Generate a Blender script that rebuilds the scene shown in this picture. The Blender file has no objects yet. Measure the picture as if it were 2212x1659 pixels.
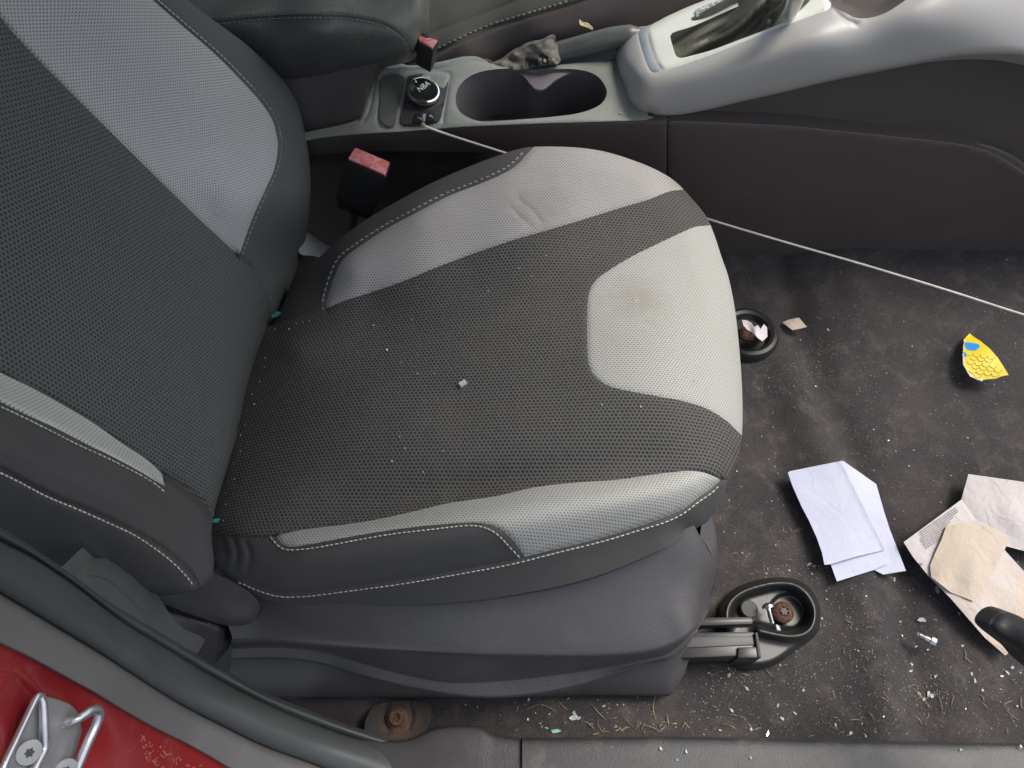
import bpy, math, random
import numpy as np
from mathutils import Vector, Matrix, geometry
random.seed(7); RNG = np.random.default_rng(7)
sc = bpy.context.scene
col = sc.collection
PI = math.pi
# ------------------------------------------------------------------ camera
CAM = np.array([0.0, 0.0, 1.0]); TH = math.radians(60); FOC = 1671.0; CU, CV = 1106.0, 829.5
FW = np.array([0, math.cos(TH), -math.sin(TH)]); RT = np.array([1.0, 0, 0]); UP = np.array([0, math.sin(TH), math.cos(TH)])
cam = bpy.data.cameras.new('camera'); cam.sensor_width = 36; cam.lens = 36 * FOC / 2212
cam.clip_start = 0.01; cam.clip_end = 200
co = bpy.data.objects.new('camera', cam); col.objects.link(co); co.location = CAM
co.rotation_euler = (math.radians(90) - TH, 0, 0); sc.camera = co

def ray(u, v):
    u = np.asarray(u, float); v = np.asarray(v, float)
    return FW + ((u - CU) / FOC)[..., None] * RT + ((CV - v) / FOC)[..., None] * UP
def spec_t(c):
    """c = (u, v, kind, value...) -> distance factor t along the sight line"""
    r = ray(c[0], c[1]); k = c[2]
    if k == 't': return c[3]
    if k == 'x': return (c[3] - CAM[0]) / r[0]
    if k == 'y': return (c[3] - CAM[1]) / r[1]
    if k == 'z': return (c[3] - CAM[2]) / r[2]
    if k == 'b':   # backrest plane x + .32 z = -.30 + .32*.23 + b
        return (-.30 + .32 * .23 + c[3] - .32 * CAM[2]) / (r[0] + .32 * r[2])
def at(u, v, k, val):
    return Vector(CAM + spec_t((u, v, k, val)) * ray(u, v))

class Tps:
    def __init__(s, ctrl, lam=1e-5):
        keep = []
        for c in ctrl:
            if all(math.hypot(c[0] - k[0], c[1] - k[1]) > 7 for k in keep): keep.append(c)
        ctrl = keep
        p = np.array([[c[0], c[1]] for c in ctrl], float) / 1000.0
        w = np.array([1.0 / spec_t(c) for c in ctrl])
        n = len(p); d = np.linalg.norm(p[:, None] - p[None], axis=2)
        A = np.zeros((n + 3, n + 3)); A[:n, :n] = s.k(d) + lam * np.eye(n)
        A[:n, n] = 1; A[:n, n + 1:] = p; A[n, :n] = 1; A[n + 1:, :n] = p.T
        s.c = np.linalg.solve(A, np.concatenate([w, [0, 0, 0]])); s.p = p
    @staticmethod
    def k(d): return np.where(d > 1e-9, d * d * np.log(np.maximum(d, 1e-9)), 0)
    def __call__(s, q):
        q = np.asarray(q, float) / 1000.0; n = len(s.p)
        d = np.linalg.norm(q[:, None] - s.p[None], axis=2)
        return 1.0 / (s.k(d) @ s.c[:n] + s.c[n] + q @ s.c[n + 1:])

def cr(pts, closed=False, step=6.0, alpha=None):
    """smooth curve through points, resampled evenly"""
    P = np.array(pts, float); n = len(P)
    out = []
    rng = range(n if closed else n - 1)
    for i in rng:
        if closed: a, b, c, d = P[(i - 1) % n], P[i], P[(i + 1) % n], P[(i + 2) % n]
        else:
            b, c = P[i], P[i + 1]
            a = P[i - 1] if i > 0 else 2 * b - c
            d = P[i + 2] if i + 2 < n else 2 * c - b
        L = np.linalg.norm((c - b)[:2])
        m1 = (c - a) / (np.linalg.norm((c - a)[:2]) + 1e-9) * L; m2 = (d - b) / (np.linalg.norm((d - b)[:2]) + 1e-9) * L
        k = max(1, int(round(L / step)))
        for j in range(k):
            s = j / k
            out.append((2*s**3-3*s**2+1)*b + (s**3-2*s**2+s)*m1 + (-2*s**3+3*s**2)*c + (s**3-s**2)*m2)
    if not closed: out.append(P[-1])
    return [tuple(x) for x in out]
def ln(pts, step=8.0, closed=False):
    P = [np.array(p, float) for p in pts]
    if closed: P.append(P[0])
    out = []
    for a, b in zip(P, P[1:]):
        k = max(1, int(round(np.linalg.norm((b - a)[:2]) / step)))
        out += [tuple(a + (b - a) * j / k) for j in range(k)]
    if not closed: out.append(tuple(P[-1]))
    return out
def dl(kind, pts, step=28):
    """control points spread evenly along a crease: pts = (u, v, value)"""
    return [(p[0], p[1], kind, p[2]) for p in cr(pts, step=step)]
def pip(q, poly):
    x, y = q[:, 0], q[:, 1]; c = np.zeros(len(q), bool)
    P = np.asarray(poly, float)[:, :2]; Q = np.roll(P, -1, 0)
    for (x1, y1), (x2, y2) in zip(P, Q):
        if y1 == y2: continue
        m = ((y1 > y) != (y2 > y)) & (x < (x2 - x1) * (y - y1) / (y2 - y1) + x1)
        c ^= m
    return c
def pdist(q, line, closed=False):
    P = np.asarray(line, float)[:, :2]
    A, B = (P, np.roll(P, -1, 0)) if closed else (P[:-1], P[1:])
    best = np.full(len(q), 1e9)
    for a, b in zip(A, B):
        ab = b - a; L = ab @ ab + 1e-12
        s = np.clip(((q - a) @ ab) / L, 0, 1)
        d = np.hypot(*(q - a - s[:, None] * ab).T)
        best = np.minimum(best, d)
    return best

# ------------------------------------------------------------------ objects
def tag(o, label=None, cat=None, group=None, kind=None):
    if label: o['label'] = label
    if cat: o['category'] = cat
    if group: o['group'] = group
    if kind: o['kind'] = kind
    return o
def thing(name, loc, label, cat, group=None):
    o = bpy.data.objects.new(name, None); col.objects.link(o); o.location = loc; o.empty_display_size = .02
    return tag(o, label, cat, group)
def mesh_obj(name, V, F, mat, parent=None, smooth=True, uv=None, sharp=None):
    me = bpy.data.meshes.new(name)
    me.from_pydata([tuple(v) for v in V], [], [tuple(int(i) for i in f) for f in F]); me.validate()
    o = bpy.data.objects.new(name, me); col.objects.link(o)
    if mat: me.materials.append(mat)
    if smooth:
        me.polygons.foreach_set('use_smooth', [True] * len(me.polygons))
        if sharp: me.set_sharp_from_angle(angle=math.radians(sharp))
    if uv is not None:
        lay = me.uv_layers.new(name='UVMap')
        vi = np.empty(len(me.loops), int); me.loops.foreach_get('vertex_index', vi)
        lay.data.foreach_set('uv', np.asarray(uv, float)[vi].ravel())
    if parent: setpar(o, parent)
    return o
def setpar(o, parent):
    o.parent = parent
    # every building-time matrix is a pure translation
    off = Vector((0, 0, 0)); p = parent
    while p: off += p.location; p = p.parent
    o.location = o.location - off
def planar_uv(V, F, d=(1, 0, 0)):
    V = np.asarray(V); n = np.zeros(3)
    for f in F[::max(1, len(F) // 400)]:
        n += np.cross(V[f[1]] - V[f[0]], V[f[2]] - V[f[0]])
    n /= np.linalg.norm(n) + 1e-12
    e1 = np.array(d, float); e1 -= n * (e1 @ n); e1 /= np.linalg.norm(e1); e2 = np.cross(n, e1)
    return np.stack([V @ e1, V @ e2], 1)
def relief(outline, ctrl, panels, step=8, grooves=(), rolls=(), holes=(), skirt=None, parent=None, bump=None, uvdir=(1, 0, 0), lam=1e-5):
    """a modelled surface; panels = [(name, poly or None, material, parent, label)] -> (objs, surface function)"""
    tps = ctrl if callable(ctrl) else Tps(ctrl, lam)
    def tf(q):
        q = np.asarray(q, float)[:, :2]; t = tps(q)
        for g in grooves:
            line, w, dep = g[:3]
            t = t + dep * np.exp(-(pdist(q, line) / w) ** 2)
        for line, w, R in rolls:
            d = np.clip(pdist(q, line) / w, 0, 1)
            t = t + R * (1 - np.sqrt(np.clip(1 - (1 - d) ** 2, 0, 1)))
        if bump: t = t + bump(q)
        return t
    def P(q):
        q = np.asarray(q, float)[:, :2]; return CAM + tf(q)[:, None] * ray(q[:, 0], q[:, 1])
    pts = []; edges = []
    def addloop(poly, closed=True):
        i0 = len(pts); pts.extend([(p[0], p[1]) for p in poly]); n = len(poly)
        for i in range(n if closed else n - 1): edges.append((i0 + i, i0 + (i + 1) % n))
    addloop(outline)
    for pn in panels:
        if pn[1] is not None: addloop(pn[1])
    for h in holes: addloop(h)
    con = np.array(pts)
    u0, v0 = np.min(np.array(outline), 0)[:2]; u1, v1 = np.max(np.array(outline), 0)[:2]
    g = []
    j = 0; v = v0
    while v < v1:
        us = np.arange(u0 + (j % 2) * step / 2, u1, step); g.append(np.stack([us, np.full(len(us), v)], 1)); v += step * .87; j += 1
    g = np.concatenate(g); g = g[pip(g, outline)]
    # extra rows near grooves
    keep = np.ones(len(g), bool)
    for k in range(0, len(con), 64):
        c = con[k:k + 64]; keep &= (np.linalg.norm(g[:, None] - c[None], axis=2).min(1) > step * .45)
    g = g[keep]
    for gr in list(grooves) + list(rolls):
        line, w = np.array(gr[0])[:, :2], gr[1]
        if len(line) < 3: continue
        tn = np.gradient(line, axis=0); nn = np.stack([-tn[:, 1], tn[:, 0]], 1); nn /= np.linalg.norm(nn, axis=1)[:, None] + 1e-9
        ks = (0, .6, -.6, 1.2, -1.2) if gr in list(grooves) else (.05, -.05, .15, -.15, .35, -.35)
        ex = np.concatenate([line + nn * w * k for k in ks]); ex = ex[pip(ex, outline)]; g = np.concatenate([g, ex])
    allp = [Vector(p) for p in np.concatenate([con, g])]
    r = geometry.delaunay_2d_cdt(allp, edges, [], 0, 1e-3)
    q = np.array([tuple(x) for x in r[0]]); F = np.array([list(f) for f in r[2] if len(f) == 3])
    cen = q[F].mean(1); ok = pip(cen, outline)
    for h in holes: ok &= ~pip(cen, h)
    F = F[ok]; cen = cen[ok]
    V = P(q)
    # orient to camera
    n = np.cross(V[F[:, 1]] - V[F[:, 0]], V[F[:, 2]] - V[F[:, 0]])
    flip = np.einsum('ij,ij->i', n, CAM - V[F[:, 0]]) < 0
    F[flip] = F[flip][:, ::-1]
    cls = np.full(len(F), len(panels) - 1)
    done = np.zeros(len(F), bool)
    for i, pn in enumerate(panels):
        if pn[1] is None: cls[~done] = i; break
        m = pip(cen, pn[1]) & ~done; cls[m] = i; done |= m
    # global open edges
    E = {}
    for f in F:
        for a, b in ((f[0], f[1]), (f[1], f[2]), (f[2], f[0])):
            k = (min(a, b), max(a, b)); E[k] = None if k in E else (a, b)
    openE = {v for v in E.values() if v is not None}
    objs = []
    for i, pn in enumerate(panels):
        f = F[cls == i]
        if not len(f): objs.append(None); continue
        used = np.unique(f); mp = {int(k): j for j, k in enumerate(used)}
        Vp = [V[k] for k in used]; Fp = [[mp[int(x)] for x in t] for t in f]
        uvp = planar_uv(V, f, pn[5] if len(pn) > 5 else uvdir)[used]; uvl = list(uvp)
        if skirt is not None:
            dup = {}
            def dv(k, lvl):
                if (k, lvl) not in dup:
                    dup[(k, lvl)] = len(Vp); Vp.append(V[k] + np.array(skirt) * lvl); uvl.append(uvp[mp[k]])
                return dup[(k, lvl)]
            for t in f:
                for a, b in ((t[0], t[1]), (t[1], t[2]), (t[2], t[0])):
                    if (a, b) in openE:
                        a2, b2 = int(a), int(b)
                        Fp.append([dv(b2, 0), dv(a2, 0), dv(a2, 1), dv(b2, 1)])
        o = mesh_obj(pn[0], Vp, Fp, pn[2], pn[3] if len(pn) > 3 else parent, uv=uvl)
        if len(pn) > 4 and pn[4]: o['label'] = pn[4]
        objs.append(o)
    return objs, P
def loft(name, rows, mat, parent=None, ncol=120, sub=6, smooth=True, sharp=None, close=None, label=None, uvdir=(1, 0, 0), closed=False, flip=False):
    """rows: polylines of (u,v,kind,val) or 3D points; surface running across them"""
    R = []
    for row in rows:
        P = np.array([list(p) if len(p) == 3 else list(at(*p)) for p in row], float)
        d = np.concatenate([[0], np.cumsum(np.linalg.norm(np.diff(P, axis=0), axis=1))]); s = np.linspace(0, d[-1], ncol)
        sm = np.array(cr3(P, 12)) if len(P) > 2 else P
        d = np.concatenate([[0], np.cumsum(np.linalg.norm(np.diff(sm, axis=0), axis=1))]); s = np.linspace(0, d[-1], ncol)
        R.append(np.stack([np.interp(s, d, sm[:, k]) for k in range(3)], 1))
    R = np.array(R); G = []
    for j in range(len(R) - 1):
        a = R[j - 1] if j > 0 else 2 * R[j] - R[j + 1]; b, c = R[j], R[j + 1]; e = R[j + 2] if j + 2 < len(R) else 2 * c - b
        for k in range(sub):
            s = k / sub
            if smooth: G.append(.5 * ((2*b) + (-a + c) * s + (2*a - 5*b + 4*c - e) * s*s + (-a + 3*b - 3*c + e) * s**3))
            else: G.append(b + (c - b) * s)
    G.append(R[-1]); G = np.array(G); nr, nc = G.shape[:2]
    V = G.reshape(-1, 3); F = []
    for j in range(nr - 1):
        for i in range(nc - 1):
            q = [j*nc+i, j*nc+i+1, (j+1)*nc+i+1, (j+1)*nc+i]; F.append(q[::-1] if flip else q)
    uv = planar_uv(V, F, uvdir)
    o = mesh_obj(name, V, F, mat, parent, uv=uv, sharp=sharp)
    if label: o['label'] = label
    return o, G
def cr3(P, k=8, closed=False):
    P = np.asarray(P, float); n = len(P); out = []
    for i in range(n if closed else n - 1):
        if closed: a, b, c, d = P[(i-1) % n], P[i], P[(i+1) % n], P[(i+2) % n]
        else:
            b, c = P[i], P[i+1]; a = P[i-1] if i > 0 else 2*b - c; d = P[i+2] if i+2 < n else 2*c - b
        # centripetal-ish tangents
        L = np.linalg.norm(c - b); m1 = (c - a) / (np.linalg.norm(c - a) + 1e-12) * L; m2 = (d - b) / (np.linalg.norm(d - b) + 1e-12) * L
        for j in range(k):
            s = j / k; out.append((2*s**3-3*s**2+1)*b + (s**3-2*s**2+s)*m1 + (-2*s**3+3*s**2)*c + (s**3-s**2)*m2)
    if not closed: out.append(P[-1])
    return np.array(out)
def tube_geo(P, r, n=10, closed=False, flat=1.0, up=(0, 0, 1), caps=True):
    P = np.asarray(P, float); m = len(P); rr = np.broadcast_to(np.asarray(r, float), (m,))
    T = np.gradient(P, axis=0)
    if closed: T = np.roll(P, -1, 0) - np.roll(P, 1, 0)
    T /= np.linalg.norm(T, axis=1)[:, None] + 1e-12
    nn = np.array(up, float); V = []; F = []
    if abs(nn @ T[0]) > .95: nn = np.array([1.0, 0, 0])
    for i in range(m):
        nn = nn - T[i] * (nn @ T[i]); nn /= np.linalg.norm(nn) + 1e-12; bb = np.cross(T[i], nn)
        for k in range(n):
            a = 2 * PI * k / n; V.append(P[i] + rr[i] * (bb * math.cos(a) + nn * math.sin(a) * flat))
    for i in range(m if closed else m - 1):
        for k in range(n):
            a, b = i * n + k, i * n + (k + 1) % n; c, d = ((i + 1) % m) * n + (k + 1) % n, ((i + 1) % m) * n + k
            F.append([a, b, c, d])
    if caps and not closed:
        F.append(list(range(n))[::-1]); F.append([(m - 1) * n + k for k in range(n)])
    return V, F
def tube(name, P, r, mat, parent=None, smoothk=0, **kw):
    if smoothk:
        P = cr3(P, smoothk)
        if hasattr(r, '__len__'): r = np.interp(np.linspace(0, len(r)-1, len(P)), range(len(r)), r)
    V, F = tube_geo(P, r, **kw); return mesh_obj(name, V, F, mat, parent, sharp=50)
class MB:
    def __init__(s): s.V = []; s.F = []
    def add(s, V, F):
        o = len(s.V); s.V += [np.array(v, float) for v in V]; s.F += [[i + o for i in f] for f in F]; return s
    def box(s, c, sx, sy, sz, R=None):
        R = np.eye(3) if R is None else np.array(R); V = []
        for x in (-1, 1):
            for y in (-1, 1):
                for z in (-1, 1): V.append(np.array(c) + R @ np.array([x*sx/2, y*sy/2, z*sz/2]))
        return s.add(V, [[0,1,3,2],[4,6,7,5],[0,4,5,1],[2,3,7,6],[0,2,6,4],[1,5,7,3]])
    def lathe(s, prof, c=(0,0,0), R=None, n=28, sx=1, sy=1):
        R = np.eye(3) if R is None else np.array(R); V = []; F = []
        for (r, z) in prof:
            for k in range(n): V.append(np.array(c) + R @ np.array([r*math.cos(2*PI*k/n)*sx, r*math.sin(2*PI*k/n)*sy, z]))
        for j in range(len(prof) - 1):
            for k in range(n): F.append([j*n+k, j*n+(k+1) % n, (j+1)*n+(k+1) % n, (j+1)*n+k])
        F.append([(len(prof)-1)*n+k for k in range(n)]); F.append(list(range(n))[::-1])
        return s.add(V, F)
    def prism(s, poly, h, skirt=(0, 0, -1)):
        """poly: 3D points of the upper face, dropped by h"""
        P = [np.array(p, float) for p in poly]; n = len(P); d = np.array(skirt, float) * h
        return s.add(P + [p + d for p in P], [list(range(n)), list(range(2*n-1, n-1, -1))] + [[i, n+i, n+(i+1) % n, (i+1) % n] for i in range(n)])
    def build(s, name, mat, parent=None, smooth=True, sharp=35, bevel=0, label=None):
        me = bpy.data.meshes.new(name); me.from_pydata([tuple(v) for v in s.V], [], s.F)
        import bmesh
        bm = bmesh.new(); bm.from_mesh(me); bmesh.ops.recalc_face_normals(bm, faces=bm.faces)
        if bevel:
            es = [e for e in bm.edges if len(e.link_faces) == 2 and e.calc_face_angle(0) > .6]
            bmesh.ops.bevel(bm, geom=es, offset=bevel, segments=2, affect='EDGES', profile=.6)
        bm.to_mesh(me); bm.free(); me.materials.append(mat)
        o = bpy.data.objects.new(name, me); col.objects.link(o)
        if smooth:
            me.polygons.foreach_set('use_smooth', [True]*len(me.polygons)); me.set_sharp_from_angle(angle=math.radians(sharp))
        if label: o['label'] = label
        if parent: setpar(o, parent)
        return o
def stitches(name, line, P, mat, parent, length=7.5, gap=3.0, r=.0006, lift=.0008, skew=0.8):
    r = r * .85
    q = np.array(ln(line, 1.0))[:, :2]; mb = MB(); i = 0
    W = P(q)
    while i + length < len(q):
        a, b = W[int(i)], W[int(i + length)]; m = W[int(i + length / 2)]
        vd = CAM - m; vd /= np.linalg.norm(vd); tv = b - a; tv /= np.linalg.norm(tv) + 1e-9; sd = np.cross(tv, vd)
        j = random.uniform(-.15, .15)
        pts = [a - sd * r * skew + vd * lift * .2, a * .6 + m * .4 + vd * lift, m + vd * lift * 1.25 + sd * r * j, b * .6 + m * .4 + vd * lift, b + sd * r * skew + vd * lift * .2]
        V, F = tube_geo(pts, [r*.6, r, r*1.1, r, r*.6], n=6); mb.add(V, F); i += length + gap * random.uniform(.8, 1.25)
    me = mesh_obj(name, mb.V, mb.F, mat, parent); return me

# ------------------------------------------------------------------ materials
class N:
    def __init__(s, name):
        s.m = bpy.data.materials.new(name); s.m.use_nodes = True; s.t = s.m.node_tree; s.t.nodes.clear()
        s.out = s.t.nodes.new('ShaderNodeOutputMaterial'); s.b = s.t.nodes.new('ShaderNodeBsdfPrincipled')
        s.t.links.new(s.b.outputs[0], s.out.inputs[0]); s.tc = s.t.nodes.new('ShaderNodeTexCoord')
    def set(s, sock, v):
        if isinstance(v, bpy.types.NodeSocket): s.t.links.new(v, sock)
        elif isinstance(v, tuple) and len(v) == 3 and sock.type == 'RGBA': sock.default_value = (*v, 1)
        else: sock.default_value = v
    def n(s, typ, ins=None, out=0, **kw):
        d = s.t.nodes.new(typ)
        for k, v in kw.items(): setattr(d, k, v)
        for k, v in (ins or {}).items(): s.set(d.inputs[k], v)
        return d.outputs[out]
    def math(s, op, a, b=0.0, c=0.0, clamp=False): return s.n('ShaderNodeMath', {0: a, 1: b, 2: c}, operation=op, use_clamp=clamp)
    def noise(s, scale, detail=4, rough=.55, vec=None, dist=0.0, out=0):
        return s.n('ShaderNodeTexNoise', {'Scale': scale, 'Detail': detail, 'Roughness': rough, 'Distortion': dist, 'Vector': vec or s.tc.outputs['Object']}, out)
    def ramp(s, fac, lo, hi, a=0.0, b=1.0):
        return s.n('ShaderNodeMapRange', {0: fac, 1: lo, 2: hi, 3: a, 4: b}, interpolation_type='SMOOTHSTEP')
    def mix(s, f, a, b):
        d = s.t.nodes.new('ShaderNodeMix'); d.data_type = 'RGBA'; s.set(d.inputs[0], f); s.set(d.inputs[6], a); s.set(d.inputs[7], b); return d.outputs[2]
    def bump(s, h, strength=.5, dist=.001, nrm=None):
        i = {'Height': h, 'Strength': strength, 'Distance': dist}
        if nrm: i['Normal'] = nrm
        return s.n('ShaderNodeBump', i)
    def fin(s, color, rough=.5, nrm=None, metal=0.0, spec=.5, **kw):
        s.set(s.b.inputs['Base Color'], color); s.set(s.b.inputs['Roughness'], rough); s.set(s.b.inputs['Metallic'], metal)
        s.set(s.b.inputs['Specular IOR Level'], spec)
        if nrm: s.set(s.b.inputs['Normal'], nrm)
        for k, v in kw.items(): s.set(s.b.inputs[k.replace('_', ' ')], v)
        return s.m

def weave(name, ca, cb, su, sv, lo, hi, bs=.6, bd=.0008, dirt=(.16, .14, .11), dirt_amt=.35, rough=.85, warp=0.0, sheen=.0, stain=None, spots=0.0):
    """woven fabric: staggered cells of size su x sv (metres) in the surface's own UV"""
    s = N(name); sep = s.n('ShaderNodeSeparateXYZ', {0: s.tc.outputs['UV']}); y = sep.node.outputs[1]
    if warp:
        w = s.noise(14, 2); y = s.math('ADD', y, s.math('MULTIPLY', s.math('SUBTRACT', w, .5), warp))
    a = s.math('MULTIPLY', sep.node.outputs[0], 2*PI/su); b = s.math('MULTIPLY', y, 2*PI/sv)
    c1 = s.math('COSINE', a); c2 = s.math('COSINE', b); h = s.math('MULTIPLY', c1, c2)
    h2 = s.math('COSINE', s.math('MULTIPLY', b, 2.0))
    h = s.math('ADD', s.math('MULTIPLY', h, .65), s.math('MULTIPLY', h2, .42 if su > .004 else .3))
    f = s.ramp(h, lo, hi)
    c = s.mix(f, ca, cb)
    big = s.ramp(s.noise(9, 6, .65, dist=.4), .42, .75); fine = s.ramp(s.noise(420, 3, .7), .35, .8)
    d = s.math('MULTIPLY', s.math('MULTIPLY', big, dirt_amt), s.math('ADD', .35, s.math('MULTIPLY', fine, .9)), clamp=True)
    c = s.mix(d, c, dirt)
    if stain:
        (sx, sy, sz, rad, scol, amt) = stain
        dv = s.n('ShaderNodeVectorMath', {0: s.tc.outputs['Object'], 1: (sx, sy, sz)}, out=1, operation='DISTANCE')
        k = s.math('MULTIPLY', s.ramp(s.math('ADD', dv, s.math('MULTIPLY', s.math('SUBTRACT', s.noise(60, 3), .5), rad * 1.1)), 0.0, rad, 1, 0), amt)
        c = s.mix(k, c, scol)
    if spots:
        sp = s.ramp(s.noise(700, 1, .5), .76, .80); c = s.mix(s.math('MULTIPLY', sp, spots), c, (.45, .42, .36))
    hb = s.math('ADD', s.math('MULTIPLY', s.math('SUBTRACT', 1.0, f), 1.0), s.math('MULTIPLY', s.noise(1500, 2), .35))
    return s.fin(c, rough, s.bump(hb, bs, bd), spec=.25, Sheen_Weight=sheen, Sheen_Roughness=.5)
def plastic(name, base, rough=.42, grain=900, gs=.35, gd=.0003, dust=(.30, .27, .22), dust_amt=.25, dscale=14, spec=.5, metal=0.0, streak=0.0, fine_amt=.5):
    s = N(name)
    vor = s.n('ShaderNodeTexVoronoi', {'Scale': grain, 'Vector': s.tc.outputs['Object']}, feature='SMOOTH_F1')
    big = s.ramp(s.noise(dscale, 6, .7, dist=.6), .45, .78); fine = s.ramp(s.noise(600, 4, .75), .42, .75)
    sp = s.ramp(s.noise(330, 2, .5), .70, .76)
    d = s.math('MULTIPLY', s.math('ADD', s.math('MULTIPLY', big, s.math('ADD', 1 - fine_amt, s.math('MULTIPLY', fine, fine_amt))), s.math('MULTIPLY', sp, .35)), dust_amt, clamp=True)
    c = s.mix(d, base, dust)
    r = s.math('ADD', rough, s.math('ADD', s.math('MULTIPLY', d, .5), s.math('MULTIPLY', s.math('SUBTRACT', s.noise(40, 4), .5), .12)), clamp=True)
    h = s.math('ADD', vor, s.math('MULTIPLY', s.noise(grain * 2.2, 2), .4))
    return s.fin(c, r, s.bump(h, gs, gd), spec=spec, metal=metal)
def simple(name, base, rough=.5, metal=0.0, spec=.5, bs=.15, bscale=400, var=.25, **kw):
    s = N(name); n1 = s.noise(60, 5, .6)
    c = s.mix(s.ramp(n1, .3, .7), tuple(x * (1 - var) for x in base), tuple(min(1, x * (1 + var)) for x in base))
    return s.fin(c, rough, s.bump(s.noise(bscale, 4), bs, .0005), metal=metal, spec=spec, **kw)

M = {}
M['mesh'] = weave('dark_mesh_fabric', (.098, .095, .088), (.034, .033, .031), .0043, .0072, -.4, .75, dirt=(.17, .145, .115), dirt_amt=.30, bs=.75, bd=.0012, spots=.5)
M['mesh_back'] = weave('dark_mesh_backrest', (.104, .110, .104), (.036, .039, .038), .0043, .0072, -.35, .8, dirt=(.15, .14, .12), dirt_amt=.12, bs=.7, bd=.0012)
M['grey'] = weave('grey_fabric', (.385, .382, .355), (.16, .158, .145), .0036, .0050, .0, .8, dirt=(.30, .26, .19), dirt_amt=.32, bs=.5, bd=.0006, stain=(*at(1382,648,'z',.30), .045, (.20, .16, .11), .32))
M['grey_far'] = weave('grey_fabric_far', (.36, .345, .33), (.15, .145, .14), .0036, .0050, .0, .8, dirt=(.22, .18, .14), dirt_amt=.35, bs=.5, bd=.0006, stain=(*at(1175,440,'z',.33), .055, (.16, .13, .105), .32))
M['grey_strip_lit'] = weave('grey_fabric_strip_lit', (.52, .53, .49), (.24, .245, .235), .0036, .0046, .0, .75, dirt=(.34, .32, .26), dirt_amt=.12, bs=.4, bd=.0006)  # backrest's grey cloth, lightened in colour to make up for shade on this face
M['grey_back'] = weave('grey_fabric_back', (.40, .40, .395), (.15, .15, .152), .0036, .0046, .0, .75, dirt=(.3, .27, .23), dirt_amt=.12, bs=.5, bd=.0006)
M['dark'] = weave('charcoal_cloth', (.070, .068, .066), (.044, .042, .042), .0030, .0030, .0, .9, dirt=(.14, .12, .10), dirt_amt=.18, bs=.35, bd=.0004)
M['dark_back'] = weave('charcoal_cloth_back', (.085, .094, .092), (.052, .058, .058), .0030, .0030, .0, .9, dirt=(.13, .13, .11), dirt_amt=.10, bs=.35, bd=.0004)
M['thread'] = simple('pale_thread', (.50, .48, .42), .8, var=.2)
M['thread_dark'] = simple('grey_thread', (.20, .20, .19), .8, var=.2)
M['trim'] = plastic('grained_black_plastic', (.056, .053, .055), .34, 760, .55, .0004, dust_amt=.18, dust=(.22, .20, .18), dscale=11)
M['trim2'] = plastic('satin_black_plastic', (.042, .041, .043), .45, 800, .3, .0003, dust_amt=.12)
M['side'] = plastic('console_side_plastic', (.078, .065, .061), .48, 600, .5, .0005, dust_amt=.30, dust=(.16, .13, .12), dscale=7, spec=.35)
M['side_dark'] = plastic('recess_plastic', (.068, .057, .051), .6, 700, .25, .0003, dust_amt=.06, spec=.25)
M['top'] = plastic('console_top_plastic', (.235, .25, .22), .40, 560, .4, .0005, dust=(.34, .30, .22), dust_amt=.75, dscale=24)
M['well'] = plastic('cup_well_plastic', (.085, .078, .08), .5, 700, .2, .0003, dust_amt=.10, dust=(.2, .17, .15))
M['black'] = plastic('smooth_black_plastic', (.019, .019, .018), .34, 300, .1, .0002, dust_amt=.10, dust=(.25, .22, .18))
M['buckle'] = plastic('buckle_black', (.020, .019, .019), .5, 500, .1, .0002, dust_amt=.05)
M['silver'] = plastic('silver_painted_plastic', (.365, .355, .34), .48, 1500, .06, .0002, dust=(.40, .35, .26), dust_amt=.45, dscale=20, metal=.1)
M['bezel'] = plastic('bright_bezel', (.68, .69, .62), .35, 1500, .05, .0002, dust=(.6, .56, .44), dust_amt=.2, dscale=30)
M['strip'] = simple('blue_grey_strip', (.24, .27, .29), .4, var=.05)
M['leather'] = plastic('black_leather', (.11, .11, .09), .42, 420, .5, .0006, dust=(.36, .34, .24), dust_amt=.35, dscale=26)
M['arm'] = plastic('armrest_vinyl', (.062, .064, .062), .36, 480, .45, .0006, dust=(.30, .32, .20), dust_amt=.3, dscale=18)
M['arm_lid_lit'] = plastic('armrest_lid_vinyl_lit', (.14, .145, .125), .38, 480, .5, .0007, dust=(.32, .34, .24), dust_amt=.35, dscale=18)  # armrest vinyl with brightness put into its colour against the roof's shade
M['lever'] = plastic('worn_lever_plastic', (.10, .105, .098), .38, 500, .3, .0004, dust=(.30, .30, .25), dust_amt=.4, dscale=30)
M['divider'] = plastic('cup_divider_plastic', (.15, .135, .15), .45, 600, .25, .0003, dust_amt=.1)
M['scale'] = simple('shift_scale_plastic', (.33, .36, .34), .35, var=.03, bs=.02)
M['sleeve'] = simple('dusty_cloth', (.13, .12, .10), .9, var=.5, bs=.9, bscale=260)
M['rubber'] = plastic('rubber_seal', (.070, .076, .074), .5, 1400, .35, .0003, dust=(.20, .21, .19), dust_amt=.30, dscale=10)
M['rubber_lip'] = plastic('rubber_outer_lip', (.135, .13, .125), .6, 900, .25, .0003, dust=(.30, .28, .26), dust_amt=.35, dscale=8)
M['pillar'] = plastic('pillar_trim', (.090, .095, .092), .5, 900, .25, .0003, dust=(.35, .33, .24), dust_amt=.25, dscale=12)
M['sill'] = plastic('scuffed_sill_plastic', (.045, .045, .046), .5, 700, .5, .0005, dust=(.30, .27, .23), dust_amt=.8, dscale=22, fine_amt=.8)
def _rust(name, a, b, metal=.3):
    s = N(name); f = s.ramp(s.noise(240, 6, .7), .35, .65); return s.fin(s.mix(f, a, b), .75, s.bump(s.noise(500, 4), .8, .0008), metal=metal)
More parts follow.
